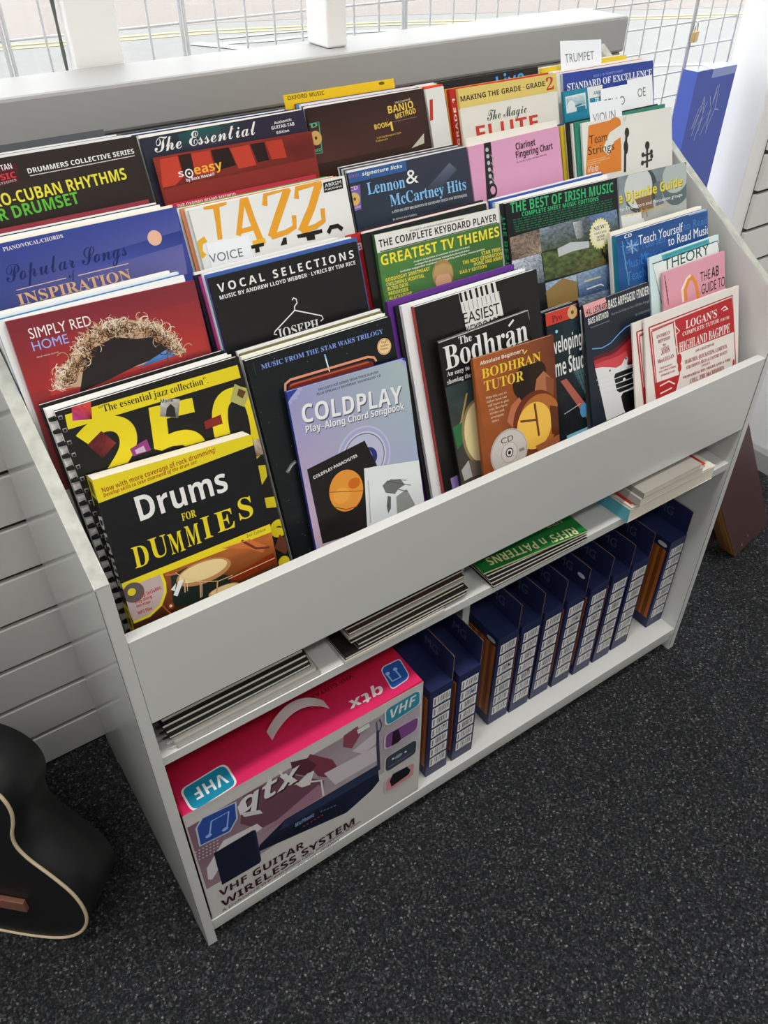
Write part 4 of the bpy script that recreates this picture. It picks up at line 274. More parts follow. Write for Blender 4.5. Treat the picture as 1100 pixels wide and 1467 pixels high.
{'k':'pop','r':4,'O':[0.7046,0.2816,0.9082],'phi':0.0251,'w':0.034,'h':0.301,'t':0.009,'bg':13948112,'sp':13948112,'pg':14474454,'lab':'narrow white pop songs booklet between the banjo book and the grade book','st':[(6,13123628,14672093,-2,0,4),(6,14196808,14672093,-3,0,5),(6,14208975,14672093,-3,60,7),(6,13946060,14672093,-3,60,9)],'spine':[('T','100 POP','sb',3355446,0.5,0.45,0.4)],'comb':False,'art':[('P',12071464,[(5,-14.6),(11.2,-14.3),(6.2,-41.7),(0.3,-42.3)])]},
{'k':'grade','r':4,'O':[0.7479,0.2716,0.9082],'phi':-0.0051,'w':0.1989,'h':0.2972,'t':0.006,'bg':13482088,'sp':13482088,'pg':14868436,'lab':'yellow banded graded music book with a red numeral two at the back','st':[(8,11545636,14672093,-9,0,2,'gr1'),(4,14197308,14672093,-11,-6,3),(5,14736596,14672093,-12,0,2),(6,1907228,14672093,-13,0,14,'live'),(6,14210244,14672093,-8,0,10)],'spine':[],'comb':False,'art':[('P',13816008,[(-1.1,-26.5),(198.7,-25.4),(199.9,-90),(-0.9,-83.5)]),('T','MAKING THE GRADE · GRADE','sb',2894368,2.8,-17.7,173,-15.3,7.1),('T','2','r',11548712,175.9,-22.5,191.9,-22.1,17.4)]},
{'k':'flute','r':4,'O':[0.7433,0.2626,0.9066],'phi':0.0029,'w':0.1964,'h':0.2733,'t':0.004,'bg':13881799,'sp':13881799,'pg':14605006,'lab':'cream flute book with red capitals in front of the yellow banded book','st':[],'spine':[],'comb':False,'art':[('T','The Magic','sbi2',2241583,49.4,-22,130.2,-21.3,14),('T','FLUTE','sb',12466732,25.1,-47.6,151.3,-48,21.2)]},
{'k':'standard','r':4,'O':[0.9586,0.2722,0.9099],'phi':-0.0132,'w':0.2125,'h':0.2921,'t':0.006,'bg':3032470,'sp':12106944,'pg':14737628,'lab':'blue band method book at the back right behind the paper name cards','st':[(5,14211284,14672093,-4,0,2),(4,12074044,14672093,-6,-4,3),(5,14869212,14672093,-2,-6,5),(4,4864568,14672093,0,-20,4),(5,14474452,14672093,0,-14,7),(6,14071340,14672093,-10,-16,14),(4,14210232,14672093,-12,-20,16)],'spine':[],'comb':False,'art':[('G',[(0,0),(212.5,0),(211,-80.2),(-3.2,-81.4)],(2769040,2899858,3164314,2901140),(10,8),0.06,2),('L',2241134,2.2,[(-0.1,-23),(211.5,-23.6)]),('T','BOOK 2 · Bb TRUMPET/CORNET','s',9083084,68.5,-11.9,138.1,-10.7,3.3),('T','STANDARD OF EXCELLENCE','r',14738668,8.1,-25.3,209,-22.6,9.6)]},
{'k':'amazing','r':4,'O':[0.9505,0.2607,0.907],'phi':-0.0008,'w':0.0883,'h':0.2721,'t':0.005,'bg':2064279,'sp':2064279,'pg':14737628,'lab':'teal and white trumpet solos book in front of the blue band method','st':[],'spine':[],'comb':False,'art':[('P',13620952,[(3.6,-7.8),(48.6,-6.5),(49,-30.6),(4.2,-32.3)]),('G',[(5.6,-9.5),(46.6,-8.5),(47.4,-23.6),(6.1,-25.1)],(11059400,12636372,6985896,8956084),(8,6),0.3,5),('L',2912132,2.8,[(7.2,-20.4),(15.2,-25.1),(38.3,-22.5)]),('E',13620952,15.4,-23.3,8.9,8.9),('P',1929352,[(26.5,-25.5),(46.7,-25),(47.1,-33),(26.9,-33)]),('P',14080214,[(53.3,-0),(93,0.2),(95.3,-41.2),(54.9,-41.6)]),('T','AMAZING','sb',2910848,67.1,-12.5,102.6,-12.3,5.2),('P',2064279,[(57.4,-16.6),(97.5,-16.6),(97.8,-26.9),(58.2,-26.5)]),('T','TRUMPET','sb',15265004,69.4,-25.3,99.7,-25.2,7.6)]}]
CARDS=[
{'k':'trumpet','O':[0.9619,0.2952,0.9113],'phi':-0.0652,'w':0.0931,'h':0.3322,'lab':'white paper card with TRUMPET lettering standing above the back row','art':[('T','TRUMPET','s',7632506,9.6,-31.5,75.7,-28.8,12.4)]},
{'k':'oboe','O':[1.1018,0.2572,0.9055],'phi':0.0255,'w':0.0612,'h':0.2746,'lab':'white paper card showing the letters OE in front of the blue band method','art':[('T','OBOE','s',6185060,2,-29.6,42.8,-29.8,13.2)]},
{'k':'cello','O':[1.0313,0.2557,0.9055],'phi':0.006,'w':0.0864,'h':0.2687,'lab':'white paper card ending in the letter O behind the violin card','art':[('T','CELLO','s',6185060,3.1,-29.2,55.7,-29.3,12.9)]},
{'k':'violin','O':[0.9584,0.2054,0.8624],'phi':-0.0283,'w':0.0723,'h':0.3087,'lab':'white paper card with VIOLIN lettering behind the viola tutor','art':[('T','VIOLIN','s',7632506,5.8,-30.2,57.3,-29.1,13.3)]},
{'k':'voice','O':[0.2811,0.1978,0.8617],'phi':-0.0221,'w':0.0581,'h':0.2377,'lab':'white paper card with VOICE lettering leaning on the jazz book','art':[('T','VOICE','s',6711404,-0.5,-23.2,45.2,-23.4,10.4)]}]
CARTON_FRONT=[('P',13223619,[(3.1,-13.7),(431.3,2.5),(427.2,-311.4),(1.2,-336.9)]),('G',[(2.2,-32),(423.6,-25.1),(428.5,-251.7),(4,-223.2)],(8018536,11577008,12630720,9072764),(26,14),0.14,4),('P',13223619,[(6.1,-225.7),(340.8,-196.6),(426.3,-187.7),(429.1,-308.3),(3,-331.8)]),('P',6964820,[(92.5,-31.4),(163.9,-35.2),(230.1,-114.3),(225.1,-155.7),(108.4,-144.3),(79.5,-98.2)]),('P',10122374,[(106.7,-159.9),(219.3,-116.8),(226.4,-131.6),(225.1,-155.7),(152.6,-163)]),('P',13815504,[(10.3,-197.9),(13,-164.6),(48.5,-116.4),(105.6,-124.5),(113.3,-145.1),(52.7,-155.4),(16.5,-205.1)]),('L',14341846,3.8,[(155.5,-20.2),(166,-68.2),(225,-109.7),(226.6,-157.2)]),('P',8010314,[(209.8,-21.9),(248.3,-70.1),(257.6,-102.1),(240.8,-115.7),(220.7,-93.6),(198.8,-35.2)]),('P',5909564,[(175.5,-15.1),(204.3,-28.6),(220,-61.3),(201,-76),(177.8,-47.5)]),('P',9061462,[(271.4,-24.2),(298.1,-19.4),(302.9,-45.8),(285.9,-70.6),(269.3,-52.8)]),('P',14079188,[(180.1,-81),(201.5,-68.6),(214.2,-71.9),(204.3,-103.1),(189.1,-97.3)]),('P',13156550,[(231.2,-94.9),(335.4,-103.8),(338.1,-147.1),(250.3,-145.1)]),('P',13156550,[(285.7,-78.2),(341.3,-61.2),(341.2,-92.5),(307.2,-104.3)]),('T','qtx','sbi',3811890,82.9,-78.8,193.2,-77,48.8),('T','qtx','sbi',14473946,81.5,-74.2,191,-71.8,48.6),('P',14473946,[(80.7,-51.2),(93.8,-40.3),(95.5,-65.4),(82.2,-76.5)]),('P',13683920,[(82.9,-70.8),(114.2,-91.6),(117.7,-104.8),(88.1,-86.4)]),('P',1777974,[(103.6,-187.7),(152.9,-159.1),(335.1,-161.4),(339.5,-213.1),(322.6,-229),(268.7,-251),(99.1,-205.4)]),('P',2765904,[(152.7,-161.5),(335,-165.6),(334.9,-187),(140.4,-181.5)]),('P',1317420,[(103.2,-191.7),(248,-194.8),(270.2,-208.7),(268.9,-246.5),(99.1,-205.4)]),('T','MicPhonic','sbi',9085132,168.6,-198.6,206,-200.2,10.6),('E',12599360,184.9,-211.6,1.6,1.6),('E',12599360,192,-211.5,1.6,1.6),('E',12599360,199.2,-211.4,1.6,1.6),('E',12599360,206.4,-211.4,1.7,1.7),('E',12599360,213.6,-211.3,1.7,1.7),('E',12599360,220.8,-211.3,1.7,1.7),('E',5267600,219.9,-198.7,2.4,2.4),('E',5267600,226.4,-200.6,2.4,2.4),('E',5267600,233,-202.6,2.4,2.4),('E',5267600,239.7,-204.5,2.4,2.4),('E',5267600,246.4,-206.5,2.4,2.4),('L',3816530,6.1,[(338.5,-179.8),(336.6,-104.7),(336.8,-61.5)]),('L',5593196,2.9,[(335.7,-60.6),(334.2,-36.5),(340.3,-33.7),(344.7,-52.3),(340.2,-68)]),('P',1514544,[(29.3,-134.4),(97,-134.5),(96.8,-240.1),(29.2,-236.9)]),('P',2106942,[(97,-134.5),(101.5,-139),(101,-235.3),(96.8,-240.1)]),('B',2903194,[(15.4,-45.5),(26.8,-29.6),(77.9,-36.8),(75,-77.4),(60.3,-99.4),(13.8,-92.4)],11846872),('L',9417960,2.8,[(30.8,-77.3),(37.8,-48.4),(66.1,-48.8),(57.9,-88.7)]),('E',9417960,28.5,-80.6,5.2,4.1),('E',9417960,54.7,-88,5.3,4.2),('E',13682892,4,-102.7,1.6,1.6),('E',13682892,9.9,-103.2,1.6,1.6),('E',13682892,15.8,-103.6,1.6,1.6),('E',13682892,21.7,-104.1,1.6,1.6),('E',13682892,27.6,-104.5,1.6,1.6),('E',13682892,33.6,-105,1.6,1.6),('E',13682892,39.6,-105.4,1.6,1.6),('E',13682892,2.7,-110.6,1.6,1.6),('E',13682892,8.6,-111.1,1.6,1.6),('E',13682892,14.5,-111.6,1.6,1.6),('E',13682892,20.5,-112,1.6,1.6),('E',13682892,26.4,-112.5,1.6,1.6),('E',13682892,32.4,-113,1.6,1.6),('E',13682892,38.5,-113.5,1.6,1.6),('E',13682892,1.5,-118.6,1.6,1.6),('E',13682892,7.4,-119.1,1.6,1.6),('E',13682892,13.3,-119.6,1.6,1.6),('E',13682892,19.3,-120.1,1.6,1.6),('E',13682892,25.2,-120.5,1.6,1.6),('E',13682892,31.3,-121,1.6,1.6),('E',13682892,37.3,-121.6,1.6,1.6),('E',13682892,0.2,-126.6,1.6,1.6),('E',13682892,6.1,-127.1,1.6,1.6),('E',13682892,12,-127.6,1.6,1.6),('E',13682892,18,-128.1,1.6,1.6),('E',13682892,24,-128.7,1.6,1.6),('E',13682892,30.1,-129.2,1.6,1.6),('E',13682892,36.1,-129.7,1.6,1.6),('T','VHF GUITAR','sb',3938854,19.9,-267.4,180.2,-275.7,20.9),('T','WIRELESS SYSTEM','sb',3938854,19.8,-304.4,283.8,-302.8,21.6),('T','A professional VHF instrument radio microphone system','s',4864576,18.2,-319,297,-309.3,8),('T','offering excellent sound quality and reliability','s',4864576,18.9,-336.5,251.1,-324.2,8.1),('B',3115938,[(352.5,-16.9),(420.4,-13.8),(421.7,-53.9),(353.7,-61.7)],13687000),('T','VHF','sbi',14672093,362.2,-48.4,415.6,-45.5,24.4),('B',8014470,[(352.6,-85.9),(420.5,-87.2),(418,-122.2),(351.5,-127.8)],13157576),('P',2759212,[(364.4,-127.8),(367,-89.5),(378.6,-89.3),(385,-124.2),(379.1,-127.6)]),('B',3752524,[(352.7,-152.9),(418.9,-151),(417.7,-193.5),(351.6,-198.3)],13157576),('E',9082532,379.7,-169.9,8.3,5),('E',13688032,367.7,-168.2,2.6,2.6),('E',13688032,394.9,-170,2.6,2.6),('L',8018570,2.6,[(358.8,-186.3),(407.5,-184.9)]),('B',13142674,[(352.8,-222.4),(416,-220.1),(413.3,-260.3),(351.6,-263.3)],13157576),('P',1512988,[(360.8,-232.3),(368,-216.4),(399,-219.6),(407.6,-237.9),(404.1,-248.4),(365.2,-254.6)]),('P',14211800,[(295.8,-26.5),(318.5,-25.7),(320.5,-37),(297.6,-38.5)])]
CARTON_TOP=[('G',[(10,85.2),(431.6,85.2),(432.8,3.5),(1.7,-8.4)],(11540528,12065332,14430312,14167140),(20,8),0.02,2),('B',1804456,[(16.4,40.2),(87,44.6),(87.3,3.8),(17.3,-1.4)],14737632),('T','VHF','sb',15132904,80.3,32.4,28.6,31.9,-19.7),('T','qtx','sbi',14868190,365.5,33.5,299.2,35.9,-19.2),('B',2775208,[(385.7,62.4),(423.3,60.8),(415.7,20.2),(377.9,16.6)],13160668),('L',10141934,3,[(387.5,46.7),(386.8,29.4),(403.4,28.7),(404.2,46.1)]),('E',10141934,389.3,46.9,4,3.2),('E',10141934,405.2,47.5,4,3.2),('T','VHF GUITAR SYSTEM','sb',6032408,339.2,79.8,202,81.3,-7.7)]
RIFFS=[('T',"RIFFS' n PATTERNS",'sb',13619098,198.8,19.3,21.8,27.7,-18.2),('T','& FOUR','sb',13619098,193.4,43.2,159.4,44.1,-6.5)]
# ------------------------------------------------------------------ the setting
W_,T_,D_=1.2,.0168,.50
def carpet():
    m=bpy.data.materials.new('charcoal_carpet'); m.use_nodes=True; nt=m.node_tree; b=nt.nodes['Principled BSDF']; b.inputs['Roughness'].default_value=.95; b.inputs['Specular IOR Level'].default_value=.1
    tc=nt.nodes.new('ShaderNodeTexCoord'); L=nt.links.new
    n=nt.nodes.new('ShaderNodeTexNoise'); n.inputs['Scale'].default_value=150; n.inputs['Detail'].default_value=5; n.inputs['Roughness'].default_value=.75; L(tc.outputs['Object'],n.inputs['Vector'])
    r=nt.nodes.new('ShaderNodeValToRGB'); e=r.color_ramp.elements; e[0].position=.36; e[0].color=(.45,.45,.45,1); e[1].position=.66; e[1].color=(1.4,1.4,1.4,1); L(n.outputs['Fac'],r.inputs[0])
    v=nt.nodes.new('ShaderNodeTexVoronoi'); v.inputs['Scale'].default_value=330; L(tc.outputs['Object'],v.inputs['Vector'])
    sp=nt.nodes.new('ShaderNodeSeparateColor'); L(v.outputs['Color'],sp.inputs[0])
    r2=nt.nodes.new('ShaderNodeValToRGB'); e=r2.color_ramp.elements; e[0].position=0; e[0].color=(.011,.0117,.013,1); e[1].position=1; e[1].color=(.19,.19,.195,1)
    for p,c3 in ((.45,(.018,.0187,.021,1)),(.7,(.030,.031,.034,1)),(.88,(.048,.050,.054,1)),(.97,(.085,.087,.09,1))): x=e.new(p); x.color=c3
    L(sp.outputs[0],r2.inputs[0])
    mx=nt.nodes.new('ShaderNodeMixRGB'); mx.blend_type='MULTIPLY'; mx.inputs[0].default_value=1; L(r2.outputs[0],mx.inputs[1]); L(r.outputs[0],mx.inputs[2]); L(mx.outputs[0],b.inputs['Base Color'])
    bm=nt.nodes.new('ShaderNodeBump'); bm.inputs['Strength'].default_value=.4; bm.inputs['Distance'].default_value=.003; L(n.outputs['Fac'],bm.inputs['Height']); L(bm.outputs[0],b.inputs['Normal'])
    return m
struct(quick('floor',(-2.6,-4.0,-.05),(3.0,.90,0),carpet()))
struct(quick('ceiling',(-2.6,-4.0,3.6),(3.0,.90,3.7),WALLP))
struct(quick('wall_left',(-2.7,-4.0,0),(-2.6,.9,3.6),WALLP))
struct(quick('wall_right',(3.0,-4.0,0),(3.1,.9,3.6),WALLP))
struct(quick('wall_front',(-2.7,-4.1,0),(3.1,-4.0,3.6),WALLP))
# slatwall below the ledge, left of the rack
m=MB(); c=ink(0xffffff); zs=[0,.092,.1935,.295,.397,.4985,.6,.7015,.803,.9045,1.006,1.09]
for a,b in zip(zs,zs[1:]): m.box((-2.6,.5185,a+.0055),(1.2,.530,b-.0055))
o=struct(m.build('wall_back',SLAT,None,.0012))
g=MB(); g.box((-2.6,.5305,0),(1.2,.536,1.09)); g.build('groove_backing',GROOVE,o)
# low partition with its ledge, and the posts standing on it
o=quick('trim_1',(-2.6,.5365,0),(1.270,.628,1.165),PAINT); struct(o)
p=MB(); p.box((-2.6,.5175,1.165),(1.278,.640,1.225)); struct(p.build('trim_2',PAINT,None,.005))
p=MB(); p.box((-2.6,.5225,1.095),(1.274,.5360,1.1645)); struct(p.build('trim_3',PAINT,None,.003))
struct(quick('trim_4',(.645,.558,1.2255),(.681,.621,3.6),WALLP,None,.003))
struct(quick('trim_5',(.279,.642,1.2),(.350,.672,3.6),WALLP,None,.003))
seal=MB(); R=random.Random(4)
seal.tube([(.272,.668,1.2+.02*i) for i in range(60)],[.003+R.uniform(-.0012,.0015) for i in range(60)],n=6)
struct(seal.build('trim_6',mat('grey_rubber_seal',0x5a645e,rough=.9)))
# pier with slatwall front, plinth and skirting on the right
struct(quick('wall_pier',(1.905,.592,0),(3.0,.715,3.6),WALLP,None,.004))
m=MB()
for i in range(34): m.box((1.962,.578,.053+i*.1015),(3.0,.5905,.053+(i+1)*.1015-.011))
struct(m.build('wall_slats',SLAT,None,.001))
m=MB(); m.box((1.962,.5907,0),(3.0,.5918,3.6)); struct(m.build('trim_7',GROOVE))
struct(quick('wall_plinth',(1.985,-1.2,0),(3.0,.43,.34),WALLP,None,.004))
m=MB(); prof=[(1.972,0),(1.972,.058),(1.979,.072),(1.984,.074),(1.984,0)]
m.v=[(x,y,z) for y in (-1.2,.43) for x,z in prof]; n=len(prof)
m.f=[(i,(i+1)%n,n+(i+1)%n,n+i) for i in range(n)]+[tuple(range(n)),tuple(range(2*n-1,n-1,-1))]; m.c=[[c]*len(f) for f in m.f]
struct(m.build('baseboard_right',PAINT))
# window wall: low stall riser, glass, head
struct(quick('wall_window',(-2.6,.80,-.15),(3.0,.90,.42),WALLP))
struct(quick('trim_8',(-2.6,.80,2.45),(3.0,.90,3.6),WALLP))
m=bpy.data.materials.new('window_glass'); m.use_nodes=True; nt=m.node_tree; nt.nodes.remove(nt.nodes['Principled BSDF'])
tr=nt.nodes.new('ShaderNodeBsdfTransparent'); tr.inputs[0].default_value=(.96,.975,.97,1); gl=nt.nodes.new('ShaderNodeBsdfGlossy'); gl.inputs['Roughness'].default_value=.02; fr=nt.nodes.new('ShaderNodeValue'); fr.outputs[0].default_value=.04
mx=nt.nodes.new('ShaderNodeMixShader'); nt.links.new(fr.outputs[0],mx.inputs[0]); nt.links.new(tr.outputs[0],mx.inputs[1]); nt.links.new(gl.outputs[0],mx.inputs[2]); nt.links.new(mx.outputs[0],nt.nodes['Material Output'].inputs[0])
struct(quick('window_1',(-2.6,.846,.42),(3.0,.852,2.45),m))
# outside
ASPH=mat('asphalt_road',(.185,.183,.18),rough=.9,noise=(9,0x70706e,.25,.75))
struct(quick('road',(-40,.90,-.25),(60,60,-.15),ASPH))
def strip(name,pts,wd,material,z=-.146):
    m=MB(); pts=[Vector(p) for p in pts]; n=len(pts); A=[];B=[]
    for i,p in enumerate(pts):
        d=(pts[min(i+1,n-1)]-pts[max(i-1,0)]).normalized(); q=Vector((-d.y,d.x))*wd/2; A.append(p+q);B.append(p-q)
    for i in range(n-1): m.face([(A[i].x,A[i].y,z),(B[i].x,B[i].y,z),(B[i+1].x,B[i+1].y,z),(A[i+1].x,A[i+1].y,z)],c)
    return struct(m.build(name,material))
YEL=mat('yellow_road_paint',(.30,.26,.11),rough=.8,noise=(30,0x85806c,.3,.6)); WHT=mat('white_road_paint',(.26,.26,.26),rough=.8,noise=(20,0x787878,.25,.55))
curve=[(-3.5,9.9),(0,9.55),(2.06,9.3),(4.1,8.98),(6.1,8.3),(8.2,7.25),(9.5,6.6),(14,4.6),(22,1.6)]
strip('road_line_outer',curve,.10,YEL); strip('road_line_inner',[(x,y+.2) for x,y in curve],.10,YEL)
strip('pavement',[(x+.9,y+2.1) for x,y in curve],3.2,mat('pink_paving',(.185,.165,.157),rough=.9,noise=(14,0x746a64,.3,.7)),-.148)
strip('road_line_edge',[(-1,7.4),(2,6.9),(5,5.7),(7,4.95),(9,4.0),(12,2.6)],.09,WHT)
strip('road_arrow_shaft',[(3.9,8.35),(4.5,8.2),(5.2,8.2),(6.0,7.95)],.13,WHT,-.144); strip('road_arrow_head',[(3.75,8.5),(4.0,8.1),(4.15,7.75)],.18,WHT,-.142); strip('road_arrow_tail',[(4.1,8.6),(4.8,8.55),(5.6,8.4)],.1,WHT,-.143)
# security grille: four wired panels
def grille(x0,x1,n,label):
    m=MB(); y=.70
    for i in range(n+1):
        x=x0+(x1-x0)*i/n; r=.0028 if i in (0,n) else .0019
        m.tube([(x,y,.43),(x,y,2.44)],r,n=6)
    z=.45
    for k in range(40):
        z=.4524+k*.0503
        m.tube([(x0,y+.0036,z),(x1,y+.0036,z)],.0019,n=6)
    o=m.build('wire_grille',WIRE,None,0,True); return tag(o,label,'wire grille','wire grille panels across the shop window')
grille(-.33,.2015,10,'white wire grille panel at the far left of the shop window')
grille(.2085,.4675,5,'narrow white wire grille panel behind the wide post at the upper left')
grille(.4745,.8885,8,'white wire grille panel behind the slim square post on the ledge')
grille(.8955,1.7035,15,'large white wire grille panel hanging above and beyond the ledge end')
grille(1.7105,1.8685,3,'white wire grille panel between the padlock and the white pier')
BR=mat('brass',(.62,.43,.18),rough=.35,metal=.85); STEEL=mat('steel',(.6,.6,.6),rough=.3,metal=1)
t=thing('padlock','small brass padlock hanging on the wire grille','padlock',loc(1.710,.690,1.130,.3))
m=MB(); m.box((-.011,-.005,-.012),(.011,.005,.010)); m.build('padlock_body',BR,t,.0015)
m=MB(); m.tube([(-.007,0,.009),(-.007,0,.02),(-.004,0,.026),(0,0,.028),(.004,0,.026),(.007,0,.02),(.007,0,.009)],.0016,n=8); m.build('shackle',STEEL,t,0,True)
# ------------------------------------------------------------------ the white display rack
rack=thing('display_rack','large white laminate display rack of tiered song books under the window','display rack',Matrix())
ZF,KS=.8686,.6393; YT=.50; prof=[(0,.0),(.06,0),(.06,.02),(YT-.06,.02),(YT-.06,0),(YT,0),(YT,ZF+KS*YT),(0,ZF)]
def panel(x0,x1):
    m=MB(); n=len(prof); m.v=[(x,y,z) for x in (x0,x1) for y,z in prof]
    m.f=[tuple(reversed(range(n))),tuple(range(n,2*n))]+[(i,(i+1)%n,n+(i+1)%n,n+i) for i in range(n)]; m.c=[[c]*len(f) for f in m.f]
    o=m.build('side_panel',LAMINATE,rack,.0006)
    e=MB(); R=random.Random(int(x0*100)); q=24; nz=(-KS/math.hypot(1,KS),1/math.hypot(1,KS)); off=.0007
    pts=[]
    for i in range(q+1):
        y=YT*i/q; a=x0+.0002+(R.uniform(0,.0014) if i%3==0 else 0); b=x1-.0002-(R.uniform(0,.0016) if i%4==1 else 0)
        pts.append(((a,y+nz[0]*off,ZF+KS*y+nz[1]*off),(b,y+nz[0]*off,ZF+KS*y+nz[1]*off)))
    for A,B in zip(pts,pts[1:]): e.face([A[0],A[1],B[1],B[0]],c)
    e.build('grained_top_edge',EDGE,o)
    s=MB(); xx=x0 if x0<.5 else x0
    s.box((x0+.0001,-.0006,.012),(x0+.0009,.0002,ZF-.002)); s.build('edge_seam',SEAM,o)
panel(0,T_); panel(W_-T_,W_)
X0,X1=T_+.0003,W_-T_-.0003
quick('front_lip',(X0,.0005,.6235),(X1,.0165,.7738),LAMINATE,rack,.0006)
quick('middle_shelf',(X0,.004,.5265),(X1,.448,.544),LAMINATE,rack,.0006)
quick('bottom_shelf',(X0,.0012,.0535),(X1,.448,.0719),LAMINATE,rack,.0006)
quick('plinth',(X0,.006,.030),(X1,.020,.053),LAMINATE,rack,.0005)
quick('partition',(.612,.10,.0722),(.629,.446,.526),LAMINATE,rack,.0005)
quick('partition',(.553,.056,.5444),(.566,.446,.684),LAMINATE,rack,.0005)
quick('back_panel',(X0,.4485,.022),(X1,.455,1.10),LAMINATE,rack)
TH=math.radians(18); ST,CT=math.sin(TH),math.cos(TH)
FLZ={1:.70,2:.80,3:.86,4:.905}
DIV={1:.1162,2:.1645,3:.2056,4:.2775}      # leaning boards: y at z=.774
def lean_y(y0,z): return y0+(z-.774)*math.tan(TH)
for i in (1,2,3,4):
    ya=.0168 if i==1 else lean_y(DIV[i-1],FLZ[i])+.0030; yb=lean_y(DIV[i],FLZ[i]-.014)
    quick('tier_shelf',(X0,ya,FLZ[i]-.012),(X1,yb-.0002,FLZ[i]),LAMINATE,rack)
    zb=FLZ[i]-.010; zt=(FLZ[i+1] if i<4 else 1.0)+.09; m=MB(); th=.0024/CT
    y1,y2=lean_y(DIV[i],zb),lean_y(DIV[i],zt)
    m.v=[(x,y,z) for x in (X0,X1) for y,z in ((y1,zb),(y2,zt),(y2+th,zt),(y1+th,zb))]; m.f=[(0,1,2,3),(7,6,5,4),(0,4,5,1),(1,5,6,2),(2,6,7,3),(3,7,4,0)]; m.c=[[c]*4]*6
    m.build('tier_divider',LAMINATE,rack)
# ------------------------------------------------------------------ song books
def frame(O,phi):
    a=Vector((1,0,0)); u=Vector((0,ST,CT)); ex=a*math.cos(phi)+u*math.sin(phi); ey=-a*math.sin(phi)+u*math.cos(phi); n=Vector((0,CT,-ST))
    return Matrix(((ex.x,n.x,ey.x,O[0]),(ex.y,n.y,ey.y,O[1]),(ex.z,n.z,ey.z,O[2]),(0,0,0,1)))
def song_book(M,w,h,t,cover,spine,pages,art,label,group,spart=(),seed=1,comb=False,kind='song_book',cat='song book'):
    o=thing(kind,label,cat,M,group); cc,sc,pc=ink(cover),ink(spine),ink(pages); b=.0004
    m=MB(); m.box((0,0,0),(w,b,h),cols=[cc,cc,cc,cc,cc,cc]); m.box((0,b,0),(b,t-b,h),sc); m.box((0,t-b,0),(w,t,h),cc)
    wm,hm=w*1000,h*1000
    draw(m,art,wm,hm,lambda x,y,l:(x/1000,-.00012-l*.00002,h+y/1000),seed)
    for e in spart:
        if e[0]=='P':
            _,a0,a1,b0,b1,col=e; m.face([(-.00012,t*(1-a0),h*(1-b0)),(-.00012,t*(1-a1),h*(1-b0)),(-.00012,t*(1-a1),h*(1-b1)),(-.00012,t*(1-a0),h*(1-b1))],ink(col))
        else:   # spine lettering reads downwards
            _,s,f,col,cf,st,ln=e; v,fs=glyphs(s,f); mn=min(p[0] for p in v); mx=max(p[0] for p in v); sx=ln*h/(mx-mn); sy=cf*t/caph(f)
            m.mesh([(-.00025,t*(.5+cf/2)-t*cf+py*sy,h*(1-st)-(px-mn)*sx) for px,py in v],fs,ink(col))
    m.build('cover',GLOSS,o)
    pb=MB(); i=.0012; n=max(2,int(t*1000/2.2))
    for q in range(n):
        y0=b+.0001+(t-2*b-.0002)*q/n; y1=b+.0001+(t-2*b-.0002)*(q+1)/n-(.00012 if q<n-1 else 0); k=.97 if q%2 else 1
        pb.box((b+.0002,y0,i),(w-i-(q%3)*.0003,y1,h-i*.5-(q%2)*.0004),tuple(x*k for x in pc[:3])+(1,))
    pb.build('page_block',MATTE,o)
    if comb:
        cm=MB(); nr=21
        for q in range(nr):
            z=h*(q+.6)/(nr+.2); pts=[]
            for a in range(14):
                an=-1.5+a*3.0/13; pts.append((.003-.0105*math.cos(an),t*.5+(t*.5-.0013)*math.sin(an),z))
            for s in range(3): cm.tube([(x,y,zz+.0013*s) for x,y,zz in pts],.0009,(.012,.012,.013,1),5)
        cm.tube([(.003,t*.82,.004),(.003,t*.82,h-.004)],.0011,(.012,.012,.013,1),6)
        for q in range(nr):
            z=h*(q+.6)/(nr+.2); cm.box((.0016,-.0007,z-.001),(.006,-.0002,z+.0036),(.25,.25,.25,1)); cm.box((.0024,-.0009,z),(.0052,-.0007,z+.0026),(.012,.012,.013,1))
        cm.build('comb_binding',MATTE,o,0,True)
    return o
NICK={'drums':'thick drum guide','b250':'jazz collection book','starwars':'space film music book','easiest':'easy keyboard book','home':'home recording book','teach':'read music book','simply':'red curly hair songbook','vocal':'black vocal book','tv':'television themes book','irish':'landscape collage book','djembe':'grey hand drum guide','popular':'blue moon songbook','jazz':'orange lettered jazz book','lennon':'pale blue keyboard hits book','clarinet':'pink clarinet chart','team':'viola tutor','afro':'drum rhythms book','essential':'dark essential guitar book','banjo':'brown banjo book','pop':'narrow pop booklet','grade':'yellow banded grade book','standard':'blue band method'}
def cname(h):
    r,g,b=(h>>16)&255,(h>>8)&255,h&255; mx,mn=max(r,g,b),min(r,g,b)
    if mx-mn<26: return 'black' if mx<60 else 'dark grey' if mx<110 else 'grey' if mx<180 else 'pale grey' if mx<214 else 'white'
    if mn>170: return 'cream'
    if r==mx: return 'orange' if g>b+40 and g<r*.75 and r>180 else 'yellow' if g>b+50 and g>r*.7 else 'olive' if g>b+25 and g>r*.85 else 'brown' if r<110 and g>b-10 else 'dark red' if r<140 else 'purple' if b>g+90 and b>150 else 'pink' if b>110 else 'red'
    if g==mx: return 'teal' if b>g*.7 else 'green'
    return 'purple' if r>g+30 else 'dark blue' if b<110 else 'blue'
ORD=['first','second','third','fourth','fifth','sixth','seventh']
GR={1:'song books in the front tier of the rack',2:'song books in the second tier of the rack',3:'song books in the third tier of the rack',4:'song books in the back tier of the rack'}
